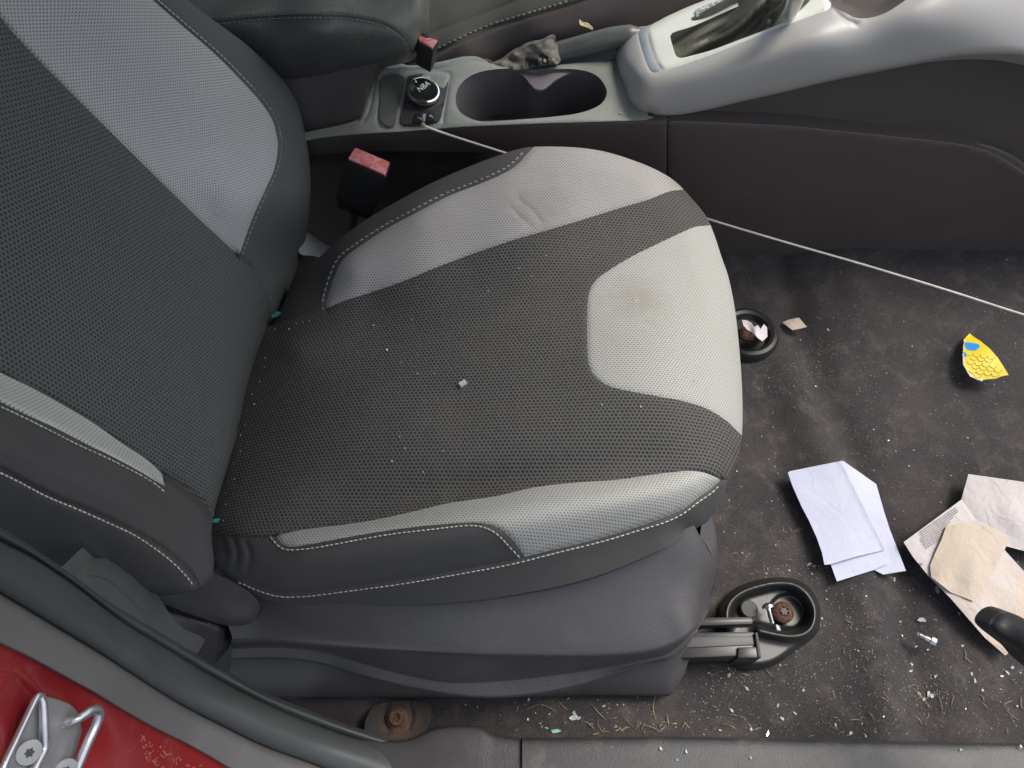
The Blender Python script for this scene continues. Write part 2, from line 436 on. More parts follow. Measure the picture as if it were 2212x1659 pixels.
M['rust'] = _rust('rusty_steel', (.055, .032, .024), (.16, .075, .045))
def _rplate():
    s = N('rust_stained_plate'); p = at(868, 1572, 'z', .016)
    dv = s.n('ShaderNodeVectorMath', {0: s.tc.outputs['Object'], 1: tuple(p)}, out=1, operation='DISTANCE')
    k = s.ramp(s.math('ADD', dv, s.math('MULTIPLY', s.math('SUBTRACT', s.noise(120, 5, .7), .5), .045)), .004, .036, 1, 0)
    return s.fin(s.mix(k, (.030, .027, .024), (.085, .052, .034)), .8, s.bump(s.noise(500, 4), .8, .0008))
M['rust_plate'] = _rplate()
M['zinc'] = simple('zinc_steel', (.62, .62, .62), .28, metal=1.0, var=.12, bs=.3)
M['steel'] = simple('plated_steel', (.60, .60, .63), .34, metal=.85, var=.10, bs=.35, bscale=160)
M['steel_flat'] = simple('dull_zinc', (.36, .36, .36), .45, metal=.5, var=.06, bs=.1)
M['chrome'] = simple('chrome', (.8, .8, .8), .12, metal=1.0, var=.02, bs=.0)
M['knob'] = simple('gloss_black', (.012, .016, .016), .12, var=.05, bs=.0)
M['red'] = plastic('red_car_paint', (.27, .022, .024), .22, 300, .04, .0003, dust=(.48, .20, .15), dust_amt=.5, dscale=16, fine_amt=.8)
s_ = N('faded_red_tab'); s_.fin(s_.mix(s_.ramp(s_.noise(75, 3, .5, dist=1.2), .40, .60), (.58, .15, .14), (.70, .30, .31)), .45, s_.bump(s_.noise(300, 2), .1, .0003)); M['tab'] = s_.m
M['cord'] = simple('white_cord', (.62, .57, .52), .7, var=.12)
M['cap'] = simple('grey_cap', (.045, .046, .044), .6, var=.1)
M['print'] = simple('printed_letters', (.62, .62, .58), .5, var=.05)
M['mark'] = simple('button_marks', (.30, .34, .32), .5, var=.2)
M['ink'] = simple('paper_ink', (.20, .19, .20), .8, var=.2)
M['yellow'] = simple('yellow_card', (.72, .56, .012), .45, var=.06, bs=.1)
M['yellow_line'] = simple('yellow_emboss', (.46, .34, .01), .5, var=.06)
M['blue'] = simple('blue_print', (.02, .28, .75), .45, var=.1)
M['torn'] = simple('torn_paper', (.62, .60, .60), .85, var=.1)
def _paper(name, a, b, lo, hi, sc_=14, bs=.55):
    s = N(name); f = s.ramp(s.noise(sc_, 5, .6, dist=.5), lo, hi)
    h = s.noise(45, 3, .5, dist=1.5); return s.fin(s.mix(f, a, b), .8, s.bump(h, bs, .004), spec=.2)
M['white'] = _paper('white_paper', (.52, .53, .63), (.47, .48, .60), .3, .7, bs=.22)
M['tan'] = _paper('aged_paper', (.50, .46, .45), (.50, .39, .29), .42, .72, 10)
M['tan2'] = _paper('aged_tan_paper', (.50, .42, .335), (.48, .42, .38), .45, .75, 12)
M['white_scrap'] = _paper('tissue_scrap', (.62, .58, .62), (.50, .42, .40), .5, .75, 60)
def _glass():
    s = N('broken_glass'); f = s.ramp(s.noise(380, 2), .4, .62)
    return s.fin(s.mix(f, (.40, .46, .45), (.82, .85, .84)), .08, None, spec=.9, Transmission_Weight=.35)
M['glass'] = _glass()
s_ = simple('teal_glass', (.05, .28, .24), .1, var=.3); M['teal'] = s_
M['straw'] = simple('dry_straw', (.27, .21, .13), .8, var=.35, bscale=900)
M['grit'] = simple('pale_grit', (.42, .39, .34), .8, var=.4, bscale=900)
M['leaf'] = simple('dry_leaf', (.40, .32, .20), .85, var=.4, bs=.6)
def _carpet():
    s = N('dirty_carpet'); f1 = s.ramp(s.noise(6, 6, .65, dist=.3), .35, .72); f2 = s.ramp(s.noise(26, 6, .75, dist=.5), .46, .76)
    fi = s.noise(900, 4, .8); c = s.mix(f1, (.034, .032, .035), (.062, .055, .053))
    c = s.mix(s.ramp(s.noise(420, 3, .8), .38, .70, 0, .6), c, (.088, .078, .074)); c = s.mix(s.ramp(s.noise(300, 3, .8), .58, .75, 0, .7), c, (.018, .016, .017)); c = s.mix(s.math('MULTIPLY', f2, s.ramp(fi, .3, .75, .15, .75)), c, (.17, .145, .125))
    sp = s.ramp(s.noise(480, 2, .5), .715, .74); c = s.mix(s.math('MULTIPLY', sp, .55), c, (.30, .27, .24))
    h = s.math('ADD', s.math('MULTIPLY', fi, .8), s.noise(260, 4, .7))
    return s.fin(c, .95, s.bump(h, .8, .0016), spec=.12, Sheen_Weight=.06)
M['carpet'] = _carpet()
def sines(q, k, amp, seed=0):
    r = np.random.default_rng(seed); t = np.zeros(len(q))
    for i in range(10):
        a = r.uniform(0, 2*PI); f = k * r.uniform(.5, 1.8); t += np.sin((q[:, 0]*math.cos(a) + q[:, 1]*math.sin(a)) * f + r.uniform(0, 6.28))
    return t * amp / 3.0
# ================================================================== PASSENGER SEAT
seat = thing('car_seat', (-.03, .45, 0), 'black and grey cloth car seat in the foreground, dusty cushion strewn with glass crumbs', 'car seat')
# ---- cushion
c_far = cr([(588,700),(617,643),(640,592),(667,571),(693,553),(737,513),(787,477),(854,437),(937,393),(1020,357),(1085,333),(1120,322),(1154,317),(1237,318),(1304,327),(1370,347),(1420,368),(1460,393),(1500,435),(1527,470),(1545,513),(1558,553),(1572,593),(1582,636),(1590,686),(1597,753),(1602,820),(1604,880),(1603,936),(1599,965),(1586,1005),(1572,1040),(1560,1080),(1545,1105),(1518,1136),(1488,1151)])
c_near = cr([(1488,1151),(1474,1161),(1437,1183),(1370,1213),(1304,1239),(1220,1263),(1120,1283),(1020,1298),(920,1306),(837,1309),(737,1307),(650,1306),(600,1303),(567,1293),(533,1276),(500,1263),(460,1249)])
c_rear = ln([(460,1249),(435,1249),(430,1150),(440,1106),(490,960),(520,880),(540,800),(560,730),(570,700),(588,700)])
outline = c_far[:-1] + c_near[:-1] + c_rear[:-1]
far_seam = cr([(1154,317),(1137,335),(1120,353),(1097,370),(1037,397),(970,423),(904,457),(837,493),(770,537),(740,562),(722,598),(710,636),(703,668)])
far_bot = cr([(703,668),(737,652),(804,631),(870,608),(937,580),(1014,551),(1104,520),(1187,496),(1254,476),(1337,450),(1404,430),(1447,413),(1474,410)])
p_far = far_seam + far_bot[1:] + [(1500,395),(1400,320),(1300,290),(1160,290)]
front_edge = cr([(1650,470),(1570,478),(1530,487),(1502,490),(1475,501),(1420,527),(1367,553),(1317,583),(1287,606),(1273,632),(1269,670),(1269,753),(1273,790),(1287,815),(1310,831),(1337,840),(1404,853),(1474,866),(1525,882),(1568,908),(1604,942),(1650,985)])
p_front = front_edge
near_top = cr([(595,1158),(650,1145),(737,1134),(804,1124),(880,1108),(970,1087),(1070,1072),(1154,1053),(1237,1043),(1337,1036),(1404,1026),(1474,1018),(1505,1018),(1530,1024),(1557,1036)])
near_low = cr([(1557,1037),(1537,1055),(1508,1075),(1474,1101),(1404,1129),(1304,1161),(1204,1186),(1134,1203)]) + cr([(1134,1203),(1120,1183),(1104,1163),(1080,1143),(1054,1132),(1020,1129),(937,1134),(837,1146),(737,1163),(667,1176),(627,1181),(610,1176),(597,1159)])[1:]
p_near = near_top + near_low[1:-1]
near_seam = cr([(475,1250),(517,1251),(550,1265),(600,1280),(650,1281),(700,1276),(737,1271),(870,1253),(1004,1230),(1104,1211),(1204,1186),(1304,1161),(1404,1129),(1474,1101),(1508,1075),(1537,1055),(1557,1037)])
p_bol = ln([(420,1153),(460,1153),(500,1157),(550,1160),(595,1158)]) + near_top[1:] + [(1640,1036),(1640,1400),(400,1400)]
p_fard = far_seam[::-1] + [(1150,290),(540,290),(540,712),(600,698)]
ctrl = [(588,700,'z',.212),(545,720,'z',.19),(520,900,'z',.228),(480,900,'z',.21),(463,1106,'z',.235),(435,1106,'z',.22),(545,800,'z',.222),(500,1000,'z',.232),
 (640,800,'z',.258),(600,1000,'z',.262),(800,750,'z',.277),(700,950,'z',.27),(1000,700,'z',.290),(1000,900,'z',.288),(1200,650,'z',.301),(1200,950,'z',.293),(1450,700,'z',.300),(1450,900,'z',.297),(1560,800,'z',.278),
 (1540,640,'z',.285),(1000,560,'z',.300),(1300,480,'z',.308),(800,640,'z',.272),(1480,440,'z',.297),(1400,390,'z',.312),(1250,360,'z',.330),(1154,330,'z',.335),(1020,370,'z',.330),(900,470,'z',.325),(1100,430,'z',.329),(850,450,'z',.316),(740,530,'z',.285),(760,590,'z',.290),(700,640,'z',.255),(650,590,'z',.225),
 (880,1106,'z',.270),(970,1087,'z',.272),(1154,1053,'z',.277),(1237,1043,'z',.280),(1404,1026,'z',.279),(1475,1018,'z',.276),(1000,1020,'z',.277),(800,1060,'z',.266),(1300,1000,'z',.286),(700,1100,'z',.262),
 (1150,1090,'z',.300),(1300,1070,'z',.297),(950,1110,'z',.295),(800,1140,'z',.290),(1430,1055,'z',.288),(1200,1140,'z',.283),(1050,1170,'z',.280),(850,1190,'z',.275),(680,1170,'z',.280),
 (1004,1230,'z',.252),(1204,1186,'z',.255),(1404,1129,'z',.255),(737,1271,'z',.226),(870,1253,'z',.243),(1530,1060,'z',.255),
 (1120,1283,'z',.205),(920,1306,'z',.195),(737,1307,'z',.190),(1304,1239,'z',.212),(1437,1183,'z',.215),(1488,1151,'z',.208),(1555,1085,'z',.225),(600,1303,'z',.188),(500,1263,'z',.21),(500,1200,'z',.258),(460,1245,'z',.22),(600,1230,'z',.262),(1580,980,'z',.262)]
ctrl = (dl('z', [(595,1158,.272),(737,1134,.272),(880,1107,.272),(1070,1072,.274),(1237,1043,.279),(1404,1026,.279),(1475,1018,.276),(1557,1036,.262)])
  + dl('z', [(640,1168,.282),(800,1138,.290),(950,1110,.295),(1150,1086,.300),(1300,1070,.298),(1430,1052,.288),(1500,1043,.278)])
  + dl('z', [(500,1251,.228),(600,1280,.225),(737,1271,.232),(870,1253,.242),(1004,1230,.250),(1204,1186,.254),(1404,1129,.252),(1474,1101,.250),(1545,1048,.245)])
  + dl('z', [(500,1263,.208),(600,1303,.192),(737,1307,.192),(920,1306,.198),(1120,1283,.205),(1304,1239,.212),(1437,1183,.215),(1488,1151,.212)], 45)
  + dl('z', [(640,760,.262),(800,750,.277),(1000,760,.289),(1200,800,.297)], 60)
  + [k for k in ctrl if not (k[1] > 940 and k[0] > 590 and k[0] < 1575)]
  + dl('z', [(560,1090,.258),(640,1085,.267),(800,1060,.271),(1000,1020,.277),(1300,980,.286),(1450,960,.287)], 50))
fs = far_seam
grooves = [(far_seam, 5, .0030), (front_edge, 4, .0014), (far_bot, 4, .0022), (near_top, 5, .0030), (near_low, 4, .0022), (near_seam, 5, .0035), (ln([(600,698),(703,668)]), 5, .003),
           (ln([(595,1158),(550,1160),(500,1157),(430,1153)]), 5, .0035),
           (cr([(1120,430),(1150,455),(1170,480)]), 5, .0012), (cr([(1105,450),(1125,470),(1150,490)]), 5, .001),
           (cr([(505,1165),(512,1195),(508,1225)]), 7, .003), (cr([(530,1170),(540,1200),(535,1230)]), 7, .0025), (cr([(480,1170),(487,1200),(480,1235)]), 7, .002)]
i0 = next(i for i, p in enumerate(c_far) if p[0] > 1500 and p[1] > 430)
rolls = [(c_far[i0 - 12:], 75, .045), (c_far[:i0 + 4], 46, .022)]
objs, CU_P = relief(outline, ctrl, [
    ('front_panel', p_front, M['grey'], None, 'light grey woven panel at the front of the cushion, with a brown stain'),
    ('side_panel', p_far, M['grey_far'], None, 'dusty grey panel on the cushion side by the console'),
    ('side_panel', p_near, M['grey'], None, 'light grey panel on the cushion side by the door'),
    ('side_bolster', p_bol, M['dark'], None, 'charcoal bolster on the door side'),
    ('side_bolster', p_fard, M['dark'], None, 'charcoal bolster on the console side'),
    ('cushion', None, M['mesh'], seat, 'dark honeycomb mesh seat cushion')],
    step=8, grooves=grooves, rolls=rolls, skirt=(-.02, .01, -.10), bump=lambda q: sines(q, .018, .0004, 3), lam=8e-4)
cushion = objs[5]
for o in objs[:5]: setpar(o, seat); o.parent = cushion; o.location = (0, 0, 0)
def child(o, p):            # p sits at world origin offset already
    o.parent = p; o.location = (0, 0, 0); return o
st2 = cr([(483,1258),(517,1259),(550,1273),(600,1288),(650,1289),(700,1284),(737,1279),(870,1261),(1004,1238),(1104,1219),(1204,1194),(1304,1169),(1370,1149),(1437,1128),(1475,1110),(1508,1085),(1542,1061),(1555,1046)])
child(stitches('stitching', st2, CU_P, M['thread'], None, 8.5, 2.5, .0007, .0012), cushion)
st1 = cr([(583,1159),(600,1178),(617,1187),(667,1185),(737,1173),(837,1155),(937,1143),(1000,1136),(1030,1136),(1055,1143),(1076,1156),(1100,1181),(1126,1208)])
child(stitches('stitching', st1, CU_P, M['thread'], None, 8.0, 2.5, .0007, .0012), cushion)
st3 = [(p[0] - 9, p[1] - 5) for p in far_seam[4:]]
child(stitches('stitching', st3, CU_P, M['thread_dark'], None, 9, 4, .0013, .0006), cushion)
# fabric edge ticks where the mesh meets the grey cloth come from the weave itself
# ---- backrest
b_far = cr([(330,-60),(403,0),(463,45),(533,97),(600,160),(640,217),(657,278),(668,345),(671,400),(668,450),(662,505),(653,553),(640,583),(617,643),(588,702)])
b_cr = cr([(588,702),(573,735),(550,800),(533,853),(517,927),(500,980),(480,1047),(463,1106),(457,1156),(462,1216),(457,1246),(437,1269),(423,1276),(393,1283),(350,1284),(300,1277),(260,1267),(167,1252),(100,1220),(33,1180),(-20,1150),(-60,1130)])
b_out = b_far[:-1] + b_cr[:-1] + [(-60,1130)] + ln([(-60,1120),(-60,-60),(330,-60)], 12)[:-1]
g_low = cr([(-60,-30),(0,37),(43,88),(140,187),(233,280),(320,365),(413,457),(470,510),(512,549)])
g_seam = cr([(515,555),(547,467),(573,410),(593,363),(600,317),(597,290),(587,257),(560,217),(520,173),(460,113),(387,50),(330,0),(270,-55)])
p_gb = g_low + g_seam + [(200,-100),(-100,-100)]
m_edge = cr([(512,549),(545,583),(570,620),(582,650),(587,690),(585,720)])
p_bfd = g_seam[::-1] + m_edge[1:] + [(620,740),(760,700),(760,-100),(270,-100)]
s_up = cr([(-60,768),(0,804),(67,837),(133,873),(200,913),(267,960),(317,993),(350,1023)])
s_lo = cr([(357,1050),(333,1037),(300,1017),(233,981),(200,966),(117,923),(50,893),(0,868),(-60,838)])
p_str = s_up + s_lo
n_edge = cr([(350,1023),(383,1040),(420,1070),(447,1093),(456,1110)])
p_bn = s_lo[::-1] + n_edge + [(500,1150),(500,1340),(-100,1340),(-100,838)]
b_s2 = cr([(-60,990),(0,1012),(67,1048),(133,1080),(180,1098),(233,1121),(290,1148),(335,1174),(370,1200),(404,1230),(420,1252),(427,1270)])
bctrl = [(560,640,'b',-.012),(500,600,'b',.004),(300,500,'b',.006),(0,200,'b',.0),(0,400,'b',.004),(200,600,'b',.008),(400,850,'b',.008),(100,700,'b',.006),(350,700,'b',.012),(480,760,'b',.006),(430,980,'b',.008),(540,760,'b',-.008),(490,960,'b',-.004),(455,1090,'b',.0),
 (510,547,'b',.006),(413,457,'b',.0),(233,280,'b',-.002),(140,187,'b',-.002),(0,37,'b',-.004),(450,330,'b',.028),(300,200,'b',.026),(150,60,'b',.024),(597,300,'b',.055),(520,173,'b',.055),(387,50,'b',.055),(573,410,'b',.045),(530,520,'b',.020),
 (650,275,'b',.052),(600,160,'b',.052),(463,45,'b',.055),(660,400,'b',.035),(655,510,'b',.012),(620,600,'b',-.008),(590,690,'b',-.01),
 (0,804,'b',.004),(133,873,'b',.006),(267,960,'b',.010),(345,1020,'b',.016),(0,868,'b',.050),(117,923,'b',.050),(233,983,'b',.046),(333,1037,'b',.036),(100,985,'b',.060),(300,1070,'b',.052),(400,1110,'b',.046),
 (0,1012,'b',.050),(233,1121,'b',.050),(404,1230,'b',.036),(450,1160,'b',.038),(0,1100,'b',-.005),(150,1200,'b',.0),(350,1278,'b',.008),(250,1200,'b',.022),(430,1268,'b',.02),(-60,1120,'b',-.01)]
bctrl = (dl('b', [(-40,0,-.002),(0,37,-.002),(140,187,.0),(233,280,.001),(320,365,.002),(413,457,.004),(510,547,.004)], 40)
  + dl('b', [(340,5,.055),(387,50,.055),(460,113,.055),(520,173,.055),(587,257,.055),(600,317,.054),(573,410,.046),(547,467,.036),(520,540,.016)], 36)
  + dl('b', [(-40,783,.004),(0,804,.004),(133,873,.006),(267,960,.010),(345,1020,.016)], 36)
  + dl('b', [(-40,850,.050),(0,868,.050),(117,923,.050),(233,983,.046),(333,1037,.036)], 36)
  + dl('b', [(-40,995,.050),(0,1012,.050),(133,1080,.051),(233,1121,.049),(335,1174,.042),(404,1230,.034)], 36)
  + dl('b', [(-50,660,.008),(100,745,.009),(250,835,.010),(380,940,.012),(425,1000,.012)], 50) + dl('b', [(-50,120,.003),(140,300,.005),(320,480,.007),(460,620,.008)], 60)
  + [k for k in bctrl if (k[0], k[1]) not in ((350,700),(0,200),(0,400),(400,850),(100,700),(430,980),(500,600),(300,500))])
bg = [(g_low, 5, .0025), (g_seam, 6, .004), (s_up, 5, .003), (s_lo, 4, .003), (b_s2, 6, .005), (m_edge, 6, .006), (n_edge, 6, .004)]
UPL = s_up + n_edge; LOL = s_lo[::-1] + [(p[0] - 13, p[1] + 9) for p in n_edge]
sms = lambda x: (lambda y: y * y * (3 - 2 * y))(np.clip(x, 0, 1))
FARSIDE = g_low + [(560,600),(760,600),(760,-200),(-200,-200)]
FARTOP = [(-200,-200)] + p_bfd[:0] + g_seam[::-1] + [(545,583),(600,720),(900,720),(900,-200)]
LOWSIDE = [(-200,768)] + UPL + [(600,1150),(600,1500),(-200,1500)]
LOWTOP = [(-200,838)] + LOL + [(600,1150),(600,1500),(-200,1500)]
S2SIDE = b_s2 + [(470,1290),(470,1500),(-200,1500),(-200,990)]
def bprof(q):
    q = np.asarray(q, float)[:, :2]; u, v = q[:, 0], q[:, 1]; b_ = np.full(len(q), .006)
    b_ = b_ - .016 * sms((u - 470) / 110)
    d1 = pdist(q, g_low); d2 = pdist(q, g_seam); Af = .052 * (1 - sms((v - 400) / 190)); fs_ = pip(q, FARSIDE + []) ; r = d1 / (d1 + d2 + 1e-6)
    r = np.where((q[:, 0] > 500) & fs_ & (d2 < 3), 1, r)
    inb = pip(q, FARTOP); rr = np.where(inb, 1.0, r)
    b_ = np.where(fs_ | inb, b_ + Af * (.55 * rr + .45 * sms(rr)), b_)
    d3 = pdist(q, UPL); d4 = pdist(q, LOL); An = .044 - .014 * sms((u - 250) / 180); low = pip(q, LOWSIDE); lt = pip(q, LOWTOP)
    b_ = np.where(low, b_ + An * np.where(lt, 1.0, sms(d3 / (d3 + d4 + 1e-6))), b_)
    b_ = b_ - np.where(pip(q, S2SIDE), .052 * (pdist(q, b_s2) / 92) ** 1.35, 0)
    b_ = b_ + np.where(lt, .008 * np.exp(-((pdist(q, b_s2) - 55) / 38) ** 2) * (~pip(q, S2SIDE)), 0)
    return b_
def btf(q):
    r = ray(q[:, 0], q[:, 1]); return (-.30 + .32 * .23 + bprof(q) - .32) / (r[:, 0] + .32 * r[:, 2])
bo, BK_P = relief(b_out, btf, [
    ('side_panel', p_gb, M['grey_back'], None, 'broad light grey woven panel on the console side', (-.31, 0, .95)),
    ('side_panel', p_str, M['grey_strip_lit'], None, 'narrow grey strip on the door side, its cloth lightened as if lit', (-.31, 0, .95)),
    ('side_bolster', p_bn, M['dark'], None, 'charcoal bolster on the door side', (-.31, 0, .95)),
    ('side_bolster', p_bfd, M['dark_back'], None, 'charcoal bolster on the console side', (-.31, 0, .95)),
    ('backrest', None, M['mesh_back'], seat, 'dark honeycomb mesh backrest', (-.31, 0, .95))],
    step=8, grooves=bg, rolls=[(b_far, 34, .016), (b_cr[:40], 26, .016), (b_cr[38:], 18, .01)], skirt=(-.09, 0, -.02), bump=lambda q: sines(q, .02, .0004, 5), lam=1e-4)
backrest = bo[4]
for o in bo[:4]: child(o, backrest)
child(stitches('stitching', cr([(-40,860),(0,878),(33,893),(100,926),(167,960),(233,990),(290,1019),(333,1044),(362,1068)]), BK_P, M['thread'], None, 8.5, 2.5, .0007, .0012), backrest)
child(stitches('stitching', cr([(-40,1005),(0,1021),(43,1042),(100,1072),(167,1100),(233,1129),(290,1156),(333,1184),(367,1210),(396,1238),(414,1260),(421,1273)]), BK_P, M['thread'], None, 8.5, 2.5, .0007, .0012), backrest)
sp = [(p[0] + 8, p[1] - 3) for p in g_seam[:-4]]
ups = [q for q in sp if q[1] < 200]; low = [q for q in sp if q[1] >= 200]
child(stitches('stitching', ups, BK_P, M['thread'], None, 8.5, 3, .0007, .001), backrest)
child(stitches('stitching', low, BK_P, M['thread_dark'], None, 8.5, 3.5, .0010, .0006), backrest)
# ---- side cover
Z = lambda pts, z, e=None: [(u, v, 'z', (z if e is None or i < len(pts) - 1 else e)) for i, (u, v) in enumerate(pts)]
def off(pts, dv): return [(u, v + dv) for u, v in pts]
ridge = [(500,1385),(600,1386),(737,1397),(870,1406),(1037,1415),(1237,1420),(1370,1415),(1440,1400),(1495,1368),(1530,1318)]
rec = [(500,1402),(600,1400),(690,1408),(770,1430),(860,1455),(937,1471),(987,1476),(1070,1473),(1170,1463),(1270,1449),(1404,1426),(1455,1410),(1508,1362)]
cres = [(500,1424),(600,1422),(690,1432),(785,1460),(870,1481),(987,1501),(1070,1505),(1170,1496),(1270,1475),(1354,1449),(1404,1430),(1452,1420),(1504,1372)]
bott = [(490,1500),(620,1504),(737,1506),(970,1509),(1154,1507),(1237,1503),(1337,1500),(1420,1500),(1450,1497),(1480,1455)]
rows = [Z([(450,1225),(533,1255),(600,1280),(737,1296),(920,1290),(1120,1266),(1304,1222),(1437,1165),(1490,1130),(1512,1158)], .200, .185),
        Z([(470,1290),(560,1316),(650,1334),(737,1342),(920,1342),(1120,1326),(1304,1292),(1437,1252),(1500,1225),(1546,1226)], .176, .155),
        Z(off(ridge, -14), .154, .115), Z(off(ridge, -3), .1495, .11), Z(ridge, .147, .108), Z(off(ridge, 3), .140, .102), Z(off(rec, -8), .090, .066), Z(off(rec, -2), .080, .062), Z(off(rec, 3), .077, .058),
        Z(off(cres, -4), .070, .050), Z(cres, .067, .048), Z(off(cres, 3), .060, .045), Z(off(bott, -3), .022, .03), Z(bott, .010, .02)]
# crescent rows meet at both tips, so keep recess/crescent apart there
sc_, G = loft('side_cover', rows, M['trim'], seat, ncol=160, sub=3, label='large sculpted black plastic side cover')
# wrap of the cover round its front end
fr = [tuple(G[j][-1]) for j in range(0, len(G), 2)] + [tuple(G[-1][-1])]
r2 = [(x + .012, y + .05, z - .02) for x, y, z in fr]; r3 = [(x - .01, y + .14, z - .02) for x, y, z in fr]
fw, _ = loft('front_wrap', [fr, r2, r3], M['trim'], None, ncol=40, sub=5); setpar(fw, seat); child(fw, sc_)
# shroud over the recliner hinge
so, SH = relief(cr([(250,1240),(300,1240),(400,1240),(450,1235),(480,1246),(512,1262),(545,1285),(562,1315),(548,1342),(515,1352),(480,1349),(400,1323),(333,1296),(267,1274)], closed=True),
    [(300,1260,'z',.235),(400,1270,'z',.235),(470,1262,'z',.232),(530,1300,'z',.205),(400,1318,'z',.205),(480,1345,'z',.19),(540,1340,'z',.185),(267,1272,'z',.23)],
    [('hinge_shroud', None, M['trim'], seat)], rolls=[(cr([(562,1315),(548,1342),(515,1352),(480,1349),(400,1323),(333,1296),(267,1274)]), 14, .008)], skirt=(0, .02, -.03))
so, _ = relief(cr([(262,1278),(300,1290),(367,1319),(433,1339),(478,1357),(484,1372),(478,1400),(468,1420),(455,1445),(400,1430),(330,1385),(270,1330)], closed=True),
    [(300,1300,'z',.19),(430,1350,'z',.165),(470,1420,'z',.11),(400,1400,'z',.14),(300,1350,'z',.17)],
    [('recliner_cover', None, M['trim'], seat)], rolls=[(ln([(262,1278),(300,1290),(367,1319),(433,1339),(478,1357),(484,1372),(470,1420)]), 10, .006)], skirt=(0, .03, -.04))
so, _ = relief(cr([(655,500),(680,515),(715,543),(700,556),(672,552),(648,548),(646,520)], closed=True), [(650,530,'y',.69),(710,545,'y',.705),(680,515,'y',.715)],
    [('hinge_cover', None, M['strip'], seat)], rolls=[(cr([(655,500),(680,515),(715,543)]), 10, .006)], skirt=(0, .02, -.03))
so, _ = relief(ln([(455,1420),(520,1370),(620,1400),(720,1430),(1300,1470),(1300,1492),(460,1515)], 12, True), [(500,1440,'z',.03),(1300,1480,'z',.012),(900,1480,'z',.012),(500,1500,'z',.01)],
    [('seat_frame', None, M['buckle'], seat)], step=30, skirt=(0, .2, 0))
# seat rail
mb = MB(); mb.prism([at(1480,1366,'z',.050), at(1629,1364,'z',.050), at(1641,1416,'z',.050), at(1470,1422,'z',.050)], .040); rail = mb.build('seat_rail', M['black'], seat, bevel=.0025)
mb = MB(); mb.prism([at(1490,1333,'z',.058), at(1626,1331,'z',.058), at(1629,1349,'z',.058), at(1485,1353,'z',.058)], .020); a = mb.build('rail_bar', M['black'], None, bevel=.004); setpar(a, seat); child(a, rail)
mb = MB(); mb.prism([at(1594,1398,'z',.054), at(1640,1397,'z',.054), at(1645,1421,'z',.054), at(1594,1421,'z',.054)], .048); a = mb.build('rail_end_cap', M['black'], None, bevel=.0015); setpar(a, seat); child(a, rail)
mb = MB(); mb.prism([at(1631,1366,'z',.056), at(1637,1366,'z',.056), at(1645,1419,'z',.056), at(1638,1419,'z',.056)], .03); a = mb.build('rail_edge_clip', M['cap'], None, bevel=.001); setpar(a, seat); child(a, rail)
mb = MB(); mb.prism([at(1470,1376,'z',.052), at(1626,1373,'z',.052), at(1630,1393,'z',.052), at(1462,1400,'z',.052)], .03); a = mb.build('rail_slide', M['trim2'], None, bevel=.001); setpar(a, seat); child(a, rail)

# ================================================================== FLOOR
def fz(x, y):
    z = .006 * np.sin(7*x + 2) * np.sin(5*y) * .4
    z = z + .015 * np.exp(-((x - (.425 + .03*np.sin(6*y))) / .030) ** 2) * np.clip((.78 - y) * 4, 0, 1)
    z = z - .011 * np.exp(-((x - (.475 + .03*np.sin(6*y))) / .022) ** 2)
    z = z + .016 / (1 + np.exp(-(y - .60 - .05*x) * 55)) / (1 + np.exp(-(x - .50) * 40))
    z = z + .05 * np.clip((x - .72) / .3, 0, 1) ** 2
    z = z + .004 * np.sin(23*x + 11*y) * np.sin(17*y - 9*x) * .5
    z = z + .02 * np.clip((.12 - y) / .04, 0, 1) ** 2
    return z
xs = np.arange(-1.0, 1.35, .009); ys = np.arange(-.02, .90, .009)
X, Y = np.meshgrid(xs, ys); V = np.stack([X, Y, fz(X, Y) - .003], 2).reshape(-1, 3); nx = len(xs)
F = [[j*nx+i, j*nx+i+1, (j+1)*nx+i+1, (j+1)*nx+i] for j in range(len(ys)-1) for i in range(nx-1)]
tag(mesh_obj('floor_carpet', V, F, M['carpet']), kind='structure')
mb = MB(); mb.box((.1, 1.4, -.02), 3.2, 1.4, .01); tag(mb.build('floor_beyond', M['carpet'], smooth=False), kind='structure')
def onfloor(u, v, dz=0.0):
    z = 0.0
    for _ in range(6):
        p = at(u, v, 'z', z + dz); z = float(fz(p.x, p.y)) - .003
    return p

# ================================================================== CENTRE CONSOLE
con = thing('centre_console', (.1, .88, 0), 'black and silver centre console with cup holders, rotary knob and gear gaiter', 'console')
plate_out = ln([(640,312),(600,322),(600,300),(665,285),(737,270),(765,262)], 10)[2:] + cr([(777,255),(787,215),(797,170),(806,145),(830,138),(857,133),(880,141),(924,138),(970,129),(1000,122),(1030,122),(1060,130),(1080,143),(1137,147),(1200,141),(1334,125),(1400,118)]) + [(1400,250),(1475,262)] + cr([(1475,260),(1420,259),(1270,264),(1137,268),(1004,274),(870,284),(737,293),(665,303),(600,322)])[:-1]
cup = cr([(984,213),(991,188),(1013,166),(1047,153),(1097,148),(1125,151),(1150,155),(1204,149),(1254,151),(1287,162),(1306,183),(1311,203),(1300,223),(1272,238),(1230,248),(1137,257),(1047,262),(1011,253),(990,237)], closed=True)
recs = cr([(827,165),(880,160),(968,157),(968,185),(958,250),(954,270),(900,274),(835,277),(818,268),(818,240)], closed=True)
inner = cr([(884,164),(960,160),(968,166),(964,200),(950,255),(942,262),(870,268),(865,262),(868,240),(878,190)], closed=True)
frame_top = (.30)
